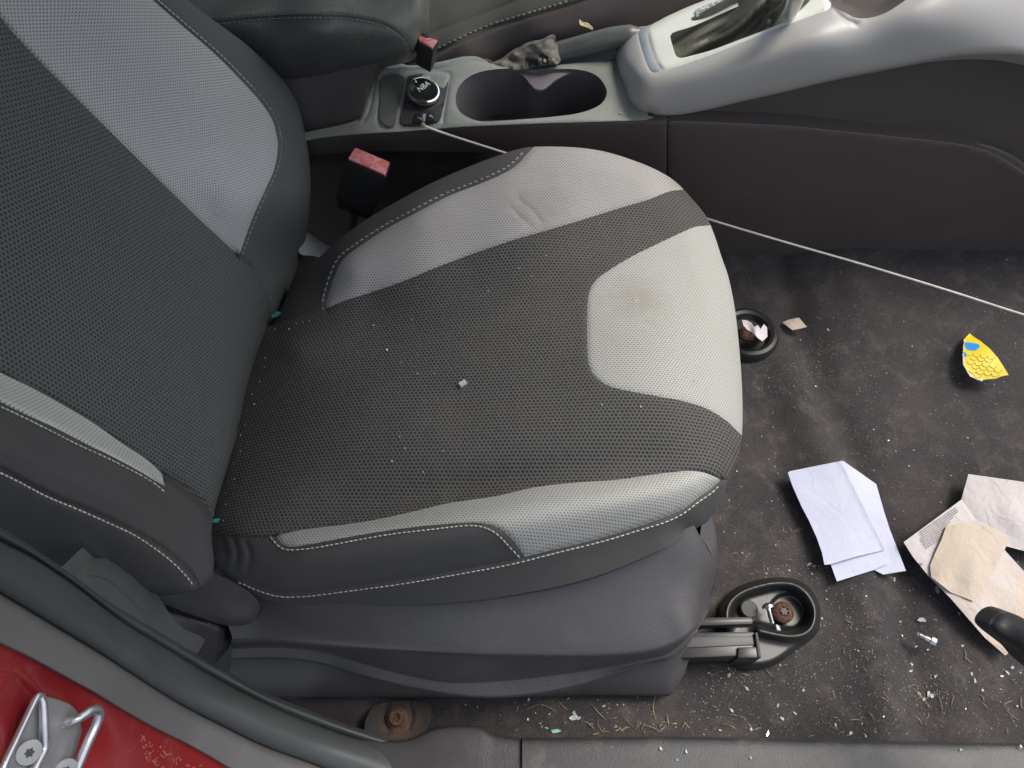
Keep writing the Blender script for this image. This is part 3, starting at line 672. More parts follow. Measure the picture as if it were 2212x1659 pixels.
pl, PL = relief(plate_out, [(620,300,'z',.262),(665,292,'z',.27),(737,280,'z',.285),(777,262,'z',.295),(806,150,'z',.300),(900,200,'z',.300),(1100,140,'z',.300),(1334,130,'z',.302),(1380,250,'z',.302),(1137,268,'z',.300),(1270,264,'z',.301),(870,284,'z',.296),(1000,124,'z',.306),(1040,125,'z',.304),(1475,260,'z',.30)],
    [('console_top', None, M['top'], con, 'dusty grey-green grained top with the cup holder opening')], step=7, holes=[cup], lam=1e-6,
    grooves=[(recs + recs[:1], 4, .0025), (cup + cup[:1], 6, .0015), (cr([(812,160),(806,200),(797,240),(785,262)]), 4, .0025), (cr([(870,152),(960,146),(1020,130),(1055,138)]), 4, .003)],
    rolls=[(cr([(1475,262),(1270,266),(1137,270),(1004,276),(870,286),(737,295),(665,305),(600,324)]), 9, .008), (cr([(806,145),(857,133),(880,141),(924,138),(1000,122),(1030,122),(1080,143),(1137,147),(1334,125)]), 7, .006), (cr([(777,255),(787,215),(797,170),(806,145)]), 12, .008)], skirt=(0, .004, -.004))
plate = pl[0]
# cup wells
cw = np.array([list(at(u, v, 'z', .2985)) for u, v in cup]); ctr = cw.mean(0); MBw = MB(); lev = [(1, 0), (.975, .006), (.955, .03), (.93, .07), (.90, .078)]
Vw = []; 
for s_, dz in lev:
    for p in cw: q = ctr + (p - ctr) * s_; q[2] = p[2] - dz; Vw.append(q)
n = len(cw); Fw = [[j*n+i, j*n+(i+1) % n, (j+1)*n+(i+1) % n, (j+1)*n+i] for j in range(len(lev)-1) for i in range(n)] + [[(len(lev)-1)*n+i for i in range(n)]]
well = mesh_obj('cup_holder', Vw, Fw, M['well'], con, sharp=50)
tb = cr([(1090,148),(1125,151),(1150,155),(1204,149),(1262,152),(1228,158),(1200,172),(1180,188),(1170,193),(1157,192),(1147,183),(1133,166),(1116,155)], closed=True, step=4)
mb = MB(); mb.prism([at(u, v, 'z', .294) for u, v in tb], .004); a = mb.build('cup_divider', M['divider'], None, bevel=.001); setpar(a, con); child(a, well)
for (cu_, cv_, rr) in ((1070, 236, .036), (1235, 222, .033)):
    c = at(cu_, cv_, 'z', .222); mb = MB(); mb.lathe([(rr, 0), (rr - .002, .002), (rr - .004, .0022)], c=(c.x, c.y - .0, .2215)); a = mb.build('cup_base', M['trim2'], None); setpar(a, con); child(a, well)
# recessed control panel with the rotary knob
rp, RP = relief(inner, [(890,170,'z',.3020),(960,165,'z',.3020),(870,260,'z',.3000),(945,258,'z',.3010)], [('switch_panel', None, M['trim2'], con)], step=6, skirt=(0, 0, -.01), grooves=[(cr([(885,225),(915,240),(955,232)]), 4, .003)])
swp = rp[0]
rp, _ = relief(cr([(826,168),(872,166),(868,200),(858,240),(852,268),(838,272),(824,262),(820,240),(824,200)], closed=True), [(826,170,'z',.3018),(870,168,'z',.3018),(850,265,'z',.2995)], [('blank_panel', None, M['lever'], con)], step=6, skirt=(0, 0, -.01))
kc = at(912, 210, 'z', .3015); k_s = .0212
KT = Matrix.Rotation(math.radians(14), 3, 'Y') @ Matrix.Rotation(math.radians(8), 3, 'X')
KR = np.array(KT)
mb = MB(); mb.lathe([(k_s*.95, 0), (k_s*1.0, .006), (k_s*.98, .010)], c=kc, R=KR, n=40); knob = mb.build('rotary_knob', M['black'], con)
mb = MB(); mb.lathe([(k_s*1.0, .0085), (k_s*1.02, .011), (k_s*.99, .0145), (k_s*.90, .0155), (k_s*.86, .0145)], c=kc, R=KR, n=40); a = mb.build('knob_ring', M['chrome'], None); setpar(a, con); child(a, knob)
mb = MB(); mb.lathe([(k_s*.875, .0135), (k_s*.87, .0152), (k_s*.6, .0156)], c=kc, R=KR, n=40); a = mb.build('knob_face', M['knob'], None); setpar(a, con); child(a, knob)
def text(name, body, c, size, xdir, ydir, mat, parent=None, depth=.0004, shear=0):
    cu = bpy.data.curves.new(name, 'FONT'); cu.body = body; cu.size = size; cu.extrude = depth; cu.align_x = 'CENTER'; cu.align_y = 'CENTER'; cu.offset = 0; cu.shear = shear
    o = bpy.data.objects.new(name, cu); col.objects.link(o)
    dg = bpy.context.evaluated_depsgraph_get(); me = bpy.data.meshes.new_from_object(o.evaluated_get(dg)); bpy.data.objects.remove(o)
    x = Vector(xdir).normalized(); y = Vector(ydir); y = (y - x * y.dot(x)).normalized(); z = x.cross(y)
    R = Matrix((x, y, z)).transposed().to_4x4(); me.transform(Matrix.Translation(Vector(c)) @ R); me.materials.clear(); me.materials.append(mat); me.name = name
    o = bpy.data.objects.new(name, me); col.objects.link(o)
    if parent: setpar(o, parent)
    return o
kt = Vector(kc) + KT @ Vector((-.001, .003, .0160))
a = text('knob_lettering', 'NBA', kt, .0105, KT @ Vector((.62, .78, 0)), KT @ Vector((-.78, .62, 0)), M['print'], con, .0003, shear=.2); child(a, knob)
mb = MB(); q = Vector(kc) + KT @ Vector((-.0125, .009, .0158)); mb.prism([q + KT @ Vector(v) for v in ((0,0,0),(.0035,-.0015,0),(.001,.003,0))], .0004); a = mb.build('knob_pointer', M['print'], None, smooth=False); setpar(a, con); child(a, knob)
for nm, pts, m in (('switch_button', [(905,166),(928,164),(932,180),(905,182)], 'mark'), ('switch_button', [(898,244),(920,243),(917,262),(893,264)], 'black'), ('switch_button', [(924,243),(944,242),(939,260),(921,262)], 'black')):
    mb = MB(); mb.prism([at(u, v, 'z', .3035) for u, v in pts], .004); a = mb.build(nm, M[m], None, bevel=.0008); setpar(a, con); child(a, swp)
for pts in ([(900,252),(914,256),(916,262)], [(926,250),(931,247),(938,256)], [(914,246),(920,246),(918,262),(912,262)]):
    mb = MB(); mb.prism([at(u, v, 'z', .3042) for u, v in pts], .0004); a = mb.build('button_symbol', M['mark'], None, smooth=False); setpar(a, con); child(a, swp)
# sides
edge = cr([(560,330),(600,322),(665,304),(737,294),(870,285),(1004,275),(1137,269),(1270,265),(1420,260),(1441,260)])
edge2 = cr([(1441,260),(1475,260),(1575,264),(1708,271),(1875,288),(2000,301),(2075,311),(2125,323),(2168,343),(2212,373),(2240,400),(2330,470),(2420,535),(2440,548)])
band = cr([(560,345),(640,340),(737,330),(820,327),(970,328),(1100,332),(1200,345),(1441,380)])
sd, SD = relief(edge + ln([(1441,260),(1441,560),(1330,560),(560,600)], 14)[1:] + [(560,600)], [(560,330,'y',.822),(737,294,'y',.802),(870,285,'y',.799),(1137,269,'y',.798),(1420,260,'y',.797),(1441,546,'y',.829),(1200,546,'y',.829),(1000,328,'y',.802),(1441,400,'y',.812),(700,560,'y',.829),(737,330,'y',.806)],
    [('side_panel', edge + band[::-1], M['side'], con, 'purplish black band below the cup holders'), ('side_recess', ln([(560,300),(1060,300),(1120,560),(560,620)]), M['side_dark'], con), ('side_panel', None, M['side'], con)], step=14,
    rolls=[(edge, 5, .002), (ln([(1441,262),(1441,560)]), 5, .003)], bump=lambda q: .03 * np.clip((q[:, 1] - np.interp(q[:, 0], [p[0] for p in band], [p[1] for p in band])) / 10, 0, 1) * np.clip((1140 - q[:, 0]) / 90, 0, 1), skirt=(0, .01, 0))
sd2, SD2 = relief(edge2 + ln([(2440,548),(2440,560),(1442,560),(1442,260)], 14)[1:-1], [(1475,260,'y',.797),(1708,271,'y',.796),(1875,288,'y',.796),(2075,311,'y',.796),(2168,343,'y',.797),(2300,450,'y',.80),(1475,546,'y',.829),(1800,546,'y',.829),(2420,543,'y',.829),(1700,400,'y',.806),(2100,400,'y',.804)],
    [('side_panel', None, M['side'], con, 'long curved lower side panel facing the footwell')], step=14, rolls=[(edge2, 8, .004), (ln([(1442,262),(1442,560)]), 5, .003)], skirt=(0, .04, 0))
up = cr([(1440,268),(1515,250),(1608,257),(1775,269),(1975,289),(2108,305),(2162,322),(2210,350),(2260,400),(2330,440)])
rc_, _ = relief(ln([(1440,200),(2330,60),(2850,60),(2850,560),(2440,560),(2330,480),(2240,410),(2212,385),(2125,335),(1875,300),(1440,280)], 16), [(1475,250,'y',.818),(1800,200,'y',.828),(2100,200,'y',.832),(2300,200,'y',.835),(1800,275,'y',.818),(2150,320,'y',.820),(2300,420,'y',.83),(2800,100,'y',.85),(2800,540,'y',.85)],
    [('side_recess', None, M['side_dark'], con, 'dark flat recess under the silver surround')], step=16, skirt=(0, .02, 0))
lg = [(1500,253),(1608,259),(1775,271),(1975,291),(2108,306),(2164,323),(2208,350),(2250,395)]; lg2 = [(1500,259),(1608,264),(1775,276),(1975,298),(2106,316),(2158,336),(2196,364),(2234,404)]
ld, _ = loft('side_ledge', [[(u, v, 'y', .824) for u, v in off(lg, -3)], [(u, v, 'y', .812) for u, v in lg], [(u, v, 'y', .808) for u, v in off(lg, 3)], [(u, v, 'y', .806) for u, v in lg2], [(u, v, 'y', .806) for u, v in off(lg2, 12)]], M['side'], con, ncol=60, sub=4)
# silver surround
s_top = cr([(1403,246),(1376,240),(1361,224),(1346,190),(1336,154),(1331,120),(1339,92),(1354,72),(1376,59),(1401,55),(1441,35),(1490,13),(1530,-3),(1600,-40),(1660,-70)])
s_bot = cr([(2850,330),(2600,235),(2420,172),(2300,140),(2212,121),(2158,117),(2108,118),(2042,124),(1942,143),(1808,170),(1700,196),(1608,217),(1530,236),(1465,248),(1430,249),(1403,246)])
sil = s_top + [(1900,-70),(2300,-70),(2850,-70)] + s_bot[:-1]
bez_o = cr([(1403,60),(1403,82),(1411,112),(1421,136),(1432,150),(1445,149),(1478,139),(1540,117),(1614,87),(1689,57),(1763,30),(1795,14),(1783,-10),(1770,-70),(1640,-70),(1600,-45),(1530,-6),(1490,10),(1441,33)], closed=True, step=7)
bez_i = cr([(1448,78),(1452,71),(1500,55),(1565,26),(1609,7),(1660,-20),(1735,-40),(1752,-5),(1740,12),(1713,36),(1664,60),(1589,89),(1535,109),(1490,121),(1470,125),(1461,121),(1453,99)], closed=True, step=6)
strip = cr([(1379,66),(1386,60),(1397,60),(1400,85),(1408,115),(1418,138),(1427,151),(1413,157),(1403,150),(1390,117),(1382,90)], closed=True, step=6)
pocket = cr([(1797,-5),(1800,13),(1825,27),(1848,38),(1875,39),(1908,30),(1942,10),(1965,-10),(1990,-70),(1780,-70)], closed=True, step=7)
scr = [(1403,244,'y',.802),(1500,240,'y',.800),(1608,217,'y',.80),(1808,170,'y',.80),(1942,143,'y',.80),(2108,117,'y',.80),(2300,135,'y',.80),(1700,180,'y',.798),(1900,120,'y',.800),(2100,60,'y',.803),
 (1403,192,'y',.806),(1478,160,'y',.805),(1565,128,'y',.805),(1664,95,'y',.805),(1775,60,'y',.806),(1875,62,'y',.806),(1975,18,'y',.812),(2050,-20,'y',.83),
 (1411,112,'z',.350),(1402,62,'z',.350),(1441,37,'z',.358),(1445,140,'z',.360),(1540,112,'z',.385),(1490,15,'z',.372),(1614,80,'z',.400),(1700,45,'z',.418),(1763,25,'z',.430),(1600,-40,'z',.402),(1800,-50,'z',.44),(1950,-40,'z',.455),(1800,30,'z',.434),(1870,45,'z',.438),(2200,0,'y',.83),(2290,-60,'y',.86),
 (1345,130,'z',.325),(1350,190,'z',.305),(1345,90,'z',.330),(1375,210,'z',.312),(1372,150,'z',.340),(1390,180,'z',.340)]
scr = (dl('y', [(1376,212,.812),(1403,194,.807),(1478,162,.805),(1565,130,.805),(1664,96,.805),(1775,62,.806),(1875,62,.806),(1975,18,.812),(2060,-30,.83)], 22)
  + dl('y', [(1403,244,.803),(1500,240,.800),(1608,217,.799),(1808,170,.798),(1942,143,.798),(2108,118,.798),(2300,138,.80),(2600,233,.81),(2850,330,.82)], 40)
  + dl('z', [(1403,75,.350),(1411,112,.350),(1430,150,.356),(1478,141,.3665),(1540,119,.3815),(1614,89,.3985),(1689,59,.4135),(1763,32,.4275),(1790,18,.432)], 24)
  + dl('z', [(1403,60,.350),(1441,33,.358),(1490,10,.369),(1530,-6,.378),(1600,-45,.395)], 30)
  + [(1700,-20,'z',.415),(1800,-50,'z',.436),(1950,-40,'z',.450),(2200,0,'y',.83),(2290,-60,'y',.86),(2800,-50,'y',.90),(2800,150,'y',.85),(1345,130,'z',.325),(1350,190,'z',.305),(1345,90,'z',.330),(1375,160,'z',.340)])
so, SV = relief(sil, scr, [('shift_bezel', bez_o, M['bezel'], None, 'bright pale frame round the shift gaiter'), ('trim_strip', strip, M['strip'], None), ('storage_pocket', pocket, M['side_dark'], None, 'dark pocket ahead of the shifter'), ('silver_surround', None, M['silver'], con, 'satin silver plastic surround')],
    step=8, holes=[bez_i], grooves=[(bez_o + bez_o[:1], 3.5, .0022), (strip + strip[:1], 3, .0015), (cr([(1795,14),(1825,42),(1850,52)]), 5, .002)], rolls=[(s_top, 24, .022), (s_bot, 16, .008)],
    bump=lambda q: .035 * (1 - np.clip(1 - np.minimum(pdist(q, pocket, True), 14) / 14, 0, 1)) * pip(q, pocket), skirt=(0, .03, -.03), lam=5e-5)
for o in so[:3]: child(o, so[3]); 
gf = cr([(1448,135),(1470,122),(1527,92),(1565,74),(1602,50),(1627,25),(1651,0),(1665,-60)])
gx, gy = [p[0] for p in gf], [p[1] for p in gf]
def gb(q):
    d = q[:, 1] - np.interp(q[:, 0], gx, gy)
    t = .022 * np.clip(d / 14, 0, 1) + .004 * np.sin(d * .16 + q[:, 0] * .01) + .003 * np.sin(q[:, 0] * .05 + d * .05)
    return t
ga, GA = relief(ln([(1435,60),(1500,35),(1600,-20),(1660,-60),(1790,-60),(1790,20),(1700,60),(1540,125),(1450,140)], 12, True), [(1450,100,'z',.345),(1500,70,'z',.362),(1500,115,'z',.352),(1600,20,'z',.392),(1600,70,'z',.372),(1700,0,'z',.415),(1740,-40,'z',.43)],
    [('gear_gaiter', None, M['leather'], con, 'creased dusty black leather gaiter')], step=7, bump=gb, grooves=[(cr([(1452,108),(1500,88),(1560,62)]), 3, .002), (cr([(1456,112),(1504,92),(1560,68)]), 2.5, .001)], skirt=(0, 0, -.02))
lv = tube('gear_lever', [list(at(1690,40,'z',.40)), list(at(1712,5,'z',.45)), list(at(1730,-50,'z',.50))], [.013, .011, .013], M['zinc'], con, smoothk=5, n=20)
ol = ln([(1500,33),(1590,0),(1660,-25),(1655,-3),(1560,20),(1505,42)], 6, True)
mb = MB(); mb.prism([Vector(SV([(u, v)])[0]) + Vector((0, 0, .003)) for u, v in [(1501,25),(1530,12),(1565,-2),(1640,-32),(1652,-15),(1600,2),(1575,9),(1540,26),(1504,41)]], .0015); gl = mb.build('shift_scale', M['scale'], con, smooth=False)
zz = (Vector(SV([(1600,0)])[0]) - Vector(SV([(1500,35)])[0])).normalized()
for ch, (u, v) in (('S', (1519, 24)), ('D', (1544, 14)), ('N', (1574, 3)), ('R', (1602, -8))):
    p = Vector(SV([(u, v)])[0]) + Vector((0, 0, .0045)); a = text('shift_letter', ch, p, .0130, (0, -1, -.05), (1, 0, .22), M['print'], con, .0003); child(a, gl)
# console box behind the cup holders and armrest
bx_, _ = relief(ln([(560,120),(820,128),(806,150),(797,180),(787,225),(777,265),(665,295),(600,310),(560,320)], 12, True), [(600,180,'y',.865),(800,150,'y',.862),(777,260,'y',.815),(620,300,'y',.825),(700,220,'y',.845)], [('console_box', None, M['side'], con)], step=14, skirt=(0, .02, -.02))
a_out = ln([(380,-60),(919,-60)], 12) + cr([(922,-30),(920,0),(918,43),(908,70),(899,100),(885,119),(862,127),(804,140),(737,156),(670,170),(610,176),(540,170),(470,160),(400,150)])[0:] + [(380,140)]
a_seam = cr([(380,35),(463,44),(533,37),(640,31),(737,33),(787,39),(830,51),(864,73),(885,97),(894,116)])
ar, AR = relief(a_out, [(450,-40,'z',.430),(800,-40,'z',.425),(640,0,'z',.428),(600,30,'z',.415),(463,44,'z',.415),(737,33,'z',.412),(850,60,'z',.392),(890,110,'z',.355),(700,80,'y',.835),(600,110,'y',.838),(600,170,'y',.862),(737,150,'y',.860),(840,110,'y',.855),(450,150,'y',.86),(905,0,'z',.410)],
    [('armrest_lid', a_seam + [(960,116),(960,-90),(380,-90)], M['arm_lid_lit'], None, 'padded top of the armrest'), ('armrest', None, M['arm'], con, 'padded vinyl armrest over the console')], step=10, grooves=[(a_seam, 4, .003)], rolls=[(a_out[46:], 26, .02)] if 0 else [(cr([(922,-30),(920,0),(918,43),(908,70),(899,100),(885,119),(862,127),(804,140),(737,156),(670,170),(610,176),(540,170),(470,160),(400,150)]), 24, .018)], skirt=(0, .03, -.03), uvdir=(1, 0, 0))
child(ar[0], ar[1])
for dv in (-7, 7):
    child(stitches('stitching', [(p[0] - (2 if dv < 0 else -2), p[1] + dv) for p in a_seam], AR, M['thread_dark'], None, 8, 3, .0006, .0006), ar[1])
# ================================================================== HANDBRAKE
hb = thing('handbrake_lever', (.15, .93, .28), 'grey handbrake lever with a torn dusty cloth sleeve beyond the cup holders', 'handbrake')
P0 = [at(1150,128,'y',.935), at(1207,112,'y',.935), at(1260,98,'y',.933), at(1320,83,'y',.931), at(1362,76,'y',.93), at(1390,72,'y',.93)]
tube('handbrake_grip', [list(p) for p in P0], [.0115, .0135, .0140, .0145, .0135, .006], M['lever'], hb, smoothk=5, n=20)
mb = MB(); mb.prism([at(1209,128,'y',.925), at(1330,98,'y',.925), at(1340,128,'y',.915), at(1209,143,'y',.915)], .03, (0, 1, -.2)); mb.build('lever_base', M['trim2'], hb, bevel=.002)
so, _ = relief(cr([(1062,148),(1085,132),(1105,116),(1125,106),(1136,99),(1150,95),(1172,91),(1197,80),(1203,92),(1206,112),(1210,134),(1190,141),(1150,146),(1137,149),(1100,152)], closed=True, step=5),
    [(1080,140,'y',.915),(1140,105,'y',.935),(1197,84,'y',.935),(1206,125,'y',.912),(1140,140,'y',.905),(1170,115,'y',.908)],
    [('torn_flap', cr([(1136,118),(1145,112),(1170,116),(1190,124),(1207,128),(1209,138),(1150,148),(1136,148)], closed=True), M['buckle'], None), ('lever_sleeve', None, M['sleeve'], hb)], step=4, bump=lambda q: sines(q, .16, .0026, 9) + sines(q, .5, .0010, 2), skirt=(0, .02, -.01))
child(so[0], so[1])
for u, v in ((1177,131),(1195,130)):
    c = at(u, v, 'y', .902); mb = MB(); mb.lathe([(.002, -.002), (.0032, 0), (.002, .002)], c=c, n=8); a = mb.build('rust_bit', M['leaf'], None); setpar(a, hb); child(a, so[1])
# ================================================================== DRIVER SEAT
ds = thing('car_seat', (.1, 1.2, 0), 'second dark cloth car seat, its stitched bolster edge seen beyond the console', 'car seat')
dst = cr([(800,175),(870,143),(944,113),(987,93),(1054,63),(1137,37),(1204,17),(1257,0),(1330,-25),(1420,-60)])
dseam = cr([(900,88),(937,70),(1004,43),(1070,20),(1120,0),(1200,-35),(1260,-60)])
so, DS = relief(ln([(800,-60),(1620,-60),(1620,60),(1420,200),(800,240)], 12, True), [(870,143,'y',.975),(987,93,'y',.98),(1137,37,'y',.985),(1257,0,'y',.99),(1400,-50,'y',1.0),(950,60,'y',1.03),(1100,0,'y',1.04),(900,-40,'y',1.12),(1050,-50,'y',1.14),(850,200,'y',.965),(1100,160,'y',.965),(1300,140,'y',.965),(1500,100,'y',.97),(1600,0,'y',.97),(1300,60,'y',.972)],
    [('bolster_side', dst + [(1700,-90),(1700,300),(760,300)], M['side'], None, 'dark side of the bolster'), ('seat_bolster', None, weave('olive_grey_cloth', (.105, .105, .085), (.06, .06, .05), .0030, .0030, 0, .9, dirt=(.16, .15, .11), dirt_amt=.3), ds, 'greenish grey cloth bolster')], step=12, grooves=[(dst, 5, .004), (dseam, 5, .004)], skirt=(0, .1, -.1))
child(so[0], so[1])
child(stitches('stitching', [(p[0] - 2, p[1] - 7) for p in dst], DS, M['thread_dark'], None, 8, 4, .0016, .0008), so[1])
lf = cr([(1252,45),(1258,50),(1270,52),(1276,58),(1281,64),(1270,60),(1262,57),(1254,54)], closed=True, step=3)
a, _ = relief(lf, [(1252,45,'y',.955),(1281,64,'y',.953),(1262,57,'y',.950)], [('leaf_scrap', None, M['leaf'])], step=3, skirt=(0, .003, 0), bump=lambda q: sines(q, .6, .001))
tag(a[0], 'small pale crumpled leaf scrap stuck on the dark side of the second seat', 'leaf')
# ================================================================== BUCKLES
def buckle(nm_label, red, body, foot, rk, z0, loc, tabtop):
    b = thing('seat_belt_buckle', loc, nm_label, 'seat belt buckle')
    top = [at(u, v, *rk) for u, v in body]; ft = Vector(foot)
    mb = MB(); mb.prism(top, 1.0, ft); mb.build('buckle_body', M['buckle'], b, bevel=.002)
    n = (top[1] - top[0]).cross(top[3] - top[0]).normalized(); n = n if n.dot(Vector(CAM) - top[0]) > 0 else -n
    rd = [at(u, v, *rk) + n * .0025 for u, v in red]
    mb = MB(); mb.prism(rd, .004, -n); mb.build('release_button', M['tab'], b, bevel=.0012)
    return b, n
rk = ('z', .285)
b1, n1 = buckle('seat belt buckle with faded red button between the front seat and the console', [(768,321),(841,352),(832,380),(753,345)], [(765,317),(845,350),(835,384),(748,347)], at(768,436,'y',.742) - at(795,352,'y',.742), rk, .28, (-.15, .76, .1), 0)
# stalk below the buckle
mb = MB(); mb.prism([at(731,418,'y',.752), at(806,448,'y',.752), at(798,476,'y',.752), at(728,450,'y',.752)], .02, (0, 1, 0)); mb.build('buckle_sleeve', M['black'], b1, bevel=.003)
tube('buckle_stalk', [list(at(766,455,'y',.76)), list(at(755,520,'y',.76)), list(at(750,600,'y',.76))], .012, M['buckle'], b1, flat=.5)
for o_ in ((0, 0), (3, -3)):
    pp = [at(733 + o_[0]*3, 416 + o_[1], 'y', .738), at(770, 430 + o_[1], 'y', .738), at(804 - o_[0]*2, 444 + o_[1], 'y', .738)]
    tube('buckle_rib', [list(p) for p in pp], .0006, M['cap'], b1, n=6)
b2, n2 = buckle('smaller seat belt buckle with pinkish red button beyond the armrest corner', [(906,78),(921,86),(929,84),(945,90),(934,106),(905,90)], [(905,68),(928,74),(948,88),(936,110),(903,92)], at(922,140,'y',.93) - at(928,95,'y',.93), ('z', .36), .3, (-.1, .93, .2), 0)
# ================================================================== DOOR APERTURE: pillar, seal, sill
BT = Tps([(0,1143,'t',.50),(0,1400,'t',.50),(0,1659,'t',.49),(-60,1300,'t',.475),(233,1306,'t',.62),(233,1500,'t',.60),(200,1659,'t',.58),(400,1450,'t',.73),(400,1650,'t',.70),(567,1499,'t',.80),(700,1600,'t',.850),(1004,1659,'t',.895),(800,1592,'t',.872),(600,1659,'t',.80),(1100,1680,'t',.91)])
def bt(u, v, o=0.0): return (u, v, 't', float(BT([(u, v)])[0]) + o)
def rs(pts, n=40):
    P = np.array(cr(pts, step=3))[:, :2]; d = np.concatenate([[0], np.cumsum(np.hypot(*np.diff(P, axis=0).T))]); s = np.linspace(0, d[-1], n)
    return np.stack([np.interp(s, d, P[:, 0]), np.interp(s, d, P[:, 1])], 1)
L1 = rs([(-60,1105),(0,1143),(67,1186),(160,1249),(233,1303),(333,1364),(420,1416),(480,1449),(567,1499),(667,1539),(737,1566),(800,1587),(870,1610),(960,1638),(1080,1675),(1180,1705)])
L2 = rs([(-60,1130),(0,1166),(67,1199),(167,1266),(267,1343),(367,1404),(467,1464),(567,1515),(633,1545),(737,1584),(850,1618),(950,1648),(1050,1678),(1160,1712)])
L3 = rs([(-60,1245),(0,1283),(67,1323),(133,1363),(200,1403),(267,1446),(333,1489),(400,1529),(467,1563),(567,1612),(683,1655),(760,1686),(900,1745),(1060,1800)])
L4 = rs([(-60,1362),(0,1391),(67,1423),(133,1459),(200,1496),(267,1536),(333,1573),(400,1606),(450,1634),(500,1664),(560,1698),(700,1775),(900,1880)])
R = lambda P, o: [bt(u, v, o) for u, v in P]
mixr = lambda A, B, k: A * (1 - k) + B * k
seal = thing('door_seal', (-.25, .1, .25), 'thick black rubber door seal curving down the pillar to the sill', 'door seal')
rt, _ = loft('seal_roll', [R(L2, .010), R(mixr(L2, L3, .08), -.001), R(mixr(L2, L3, .25), -.010), R(mixr(L2, L3, .5), -.015), R(mixr(L2, L3, .75), -.011), R(mixr(L2, L3, .93), -.002), R(L3, .010)], M['rubber'], seal, ncol=120, sub=4)
loft('seal_lip', [R(L1 - [0, 6], .02), R(L1, .004), R(mixr(L1, L2, .3), -.001), R(mixr(L1, L2, .7), .001), R(L2 + [0, 5], .012)], M['rubber'], seal, ncol=120, sub=4, label='thin inner lip')
loft('outer_lip', [R(L3 - [0, 6], .014), R(L3 + [0, 2], .001), R(mixr(L3, L4, .2), -.004), R(mixr(L3, L4, .5), -.003), R(mixr(L3, L4, .85), -.001), R(mixr(L3, L4, .96), .000), R(L4, .008)], M['rubber_lip'], seal, ncol=120, sub=4, label='paler flat outer lip')
# red body
def rb(q):
    d = pdist(q, [(83,1500),(110,1503),(170,1535),(215,1560),(240,1600),(200,1700)])
    return .004 * np.exp(-(pdist(q, cr([(-40,1440),(30,1462),(60,1490),(74,1510)])) / 5) ** 2) - .002 * np.exp(-(pdist(q, cr([(-40,1425),(20,1440),(58,1470),(76,1495)])) / 7) ** 2) + .012 * np.exp(-(pdist(q, [(100,1540),(130,1620)]) / 90) ** 4)
ro, RB = relief(ln([(-60,1350),(60,1400),(200,1475),(333,1560),(450,1622),(580,1700),(580,1760),(-60,1760)], 12, True), lambda q: BT(q) + .008, [('door_pillar', None, M['red'])], step=9, skirt=(-.02, 0, -.02), bump=rb)
tag(ro[0], 'glossy red painted door pillar with pale scuffs, at the lower left corner', 'car body')
# scuffs in the paint are raised dried residue
mb = MB()
for k in range(70):
    u = random.uniform(300, 500); v = 1573 + (u - 300) * .55 + random.uniform(10, 60); v = max(v, 1600 + (u - 360) * .5)
    a_ = random.uniform(-.6, 1.2); L = random.uniform(3, 14); pts = [(u + L*math.cos(a_)*s, v + L*math.sin(a_)*s + 3*math.sin(s*6 + k)) for s in (0, .33, .66, 1)]
    V_, F_ = tube_geo(RB(pts), .00016, n=5); mb.add(V_, F_)
a = mesh_obj('paint_scuff', mb.V, mb.F, simple('scuff_residue', (.62, .34, .27), .7)); a.parent = ro[0]
# striker
stt = lambda u, v, o: (u, v, 't', float(BT([(u, v)])[0]) + .012 + o)
def sk(u, v, o): return at(*stt(u, v, o))
sr = thing('door_striker', (-.3, .06, .4), 'silver steel door striker bolted to the red pillar', 'door latch')
mb = MB(); lw = [(83,1506),(90,1512),(91,1560),(92,1612),(80,1640),(60,1680),(0,1680),(8,1650),(40,1590),(70,1525)]
mb.prism([sk(u, v, -.006) for u, v in lw], .004, (-.5, .3, -.3)); pw = mb.build('striker_plate', M['steel_flat'], sr, bevel=.0005)
mb = MB(); rw = [(92,1506),(104,1507),(131,1514),(152,1523),(162,1531),(172,1545),(178,1580),(165,1620),(155,1650),(130,1700),(60,1700),(86,1640),(97,1612),(96,1560)]
mb.prism([sk(u, v, -.007) for u, v in rw], .004, (-.5, .3, -.3)); a = mb.build('striker_plate', M['steel_flat'], sr, bevel=.0005)
tube('plate_rim', [list(sk(*p, -.011)) for p in [(92,1505),(84,1503),(76,1512),(66,1532),(48,1570),(30,1608),(14,1642),(0,1680)]], .0024, M['steel'], sr, smoothk=5, n=14)
tube('plate_rib', [list(sk(*p, -.012)) for p in [(89,1506),(93,1520),(95,1560),(96,1595),(95,1618),(86,1638),(74,1662),(66,1690)]], [.0018,.0027,.0032,.0034,.0034,.0034,.0034,.0034], M['steel'], sr, smoothk=5, n=14)
tube('striker_loop', [list(sk(*p)) for p in [(143,1562,-.006),(150,1560,-.013),(165,1554,-.020),(182,1545,-.024),(198,1535,-.026),(210,1534,-.027),(214,1545,-.027),(208,1565,-.025),(192,1600,-.022),(175,1640,-.018),(160,1675,-.014),(150,1700,-.012)]], [.0038,.0034,.0033,.0033,.0034,.0036,.0036,.0035,.0035,.0035,.0035,.0035], M['steel'], sr, smoothk=6, n=18)
mb = MB(); c = sk(144,1562,-.008); mb.lathe([(.0035, -.001), (.0040, .0008), (.0030, .0018)], c=c, R=np.array(Matrix.Rotation(math.radians(60), 3, 'Y')), n=20); mb.build('loop_rivet', M['steel'], sr)
def facing(c):
    z = (Vector(CAM) - Vector(c)).normalized(); x = Vector((1, 0, 0)); x = (x - z * x.dot(z)).normalized(); y = z.cross(x)
    return np.array(Matrix((x, y, z)).transposed())
star = lambda r: [(r * (1 if k % 2 == 0 else .62) * math.cos(PI*k/6), r * (1 if k % 2 == 0 else .62) * math.sin(PI*k/6)) for k in range(12)]
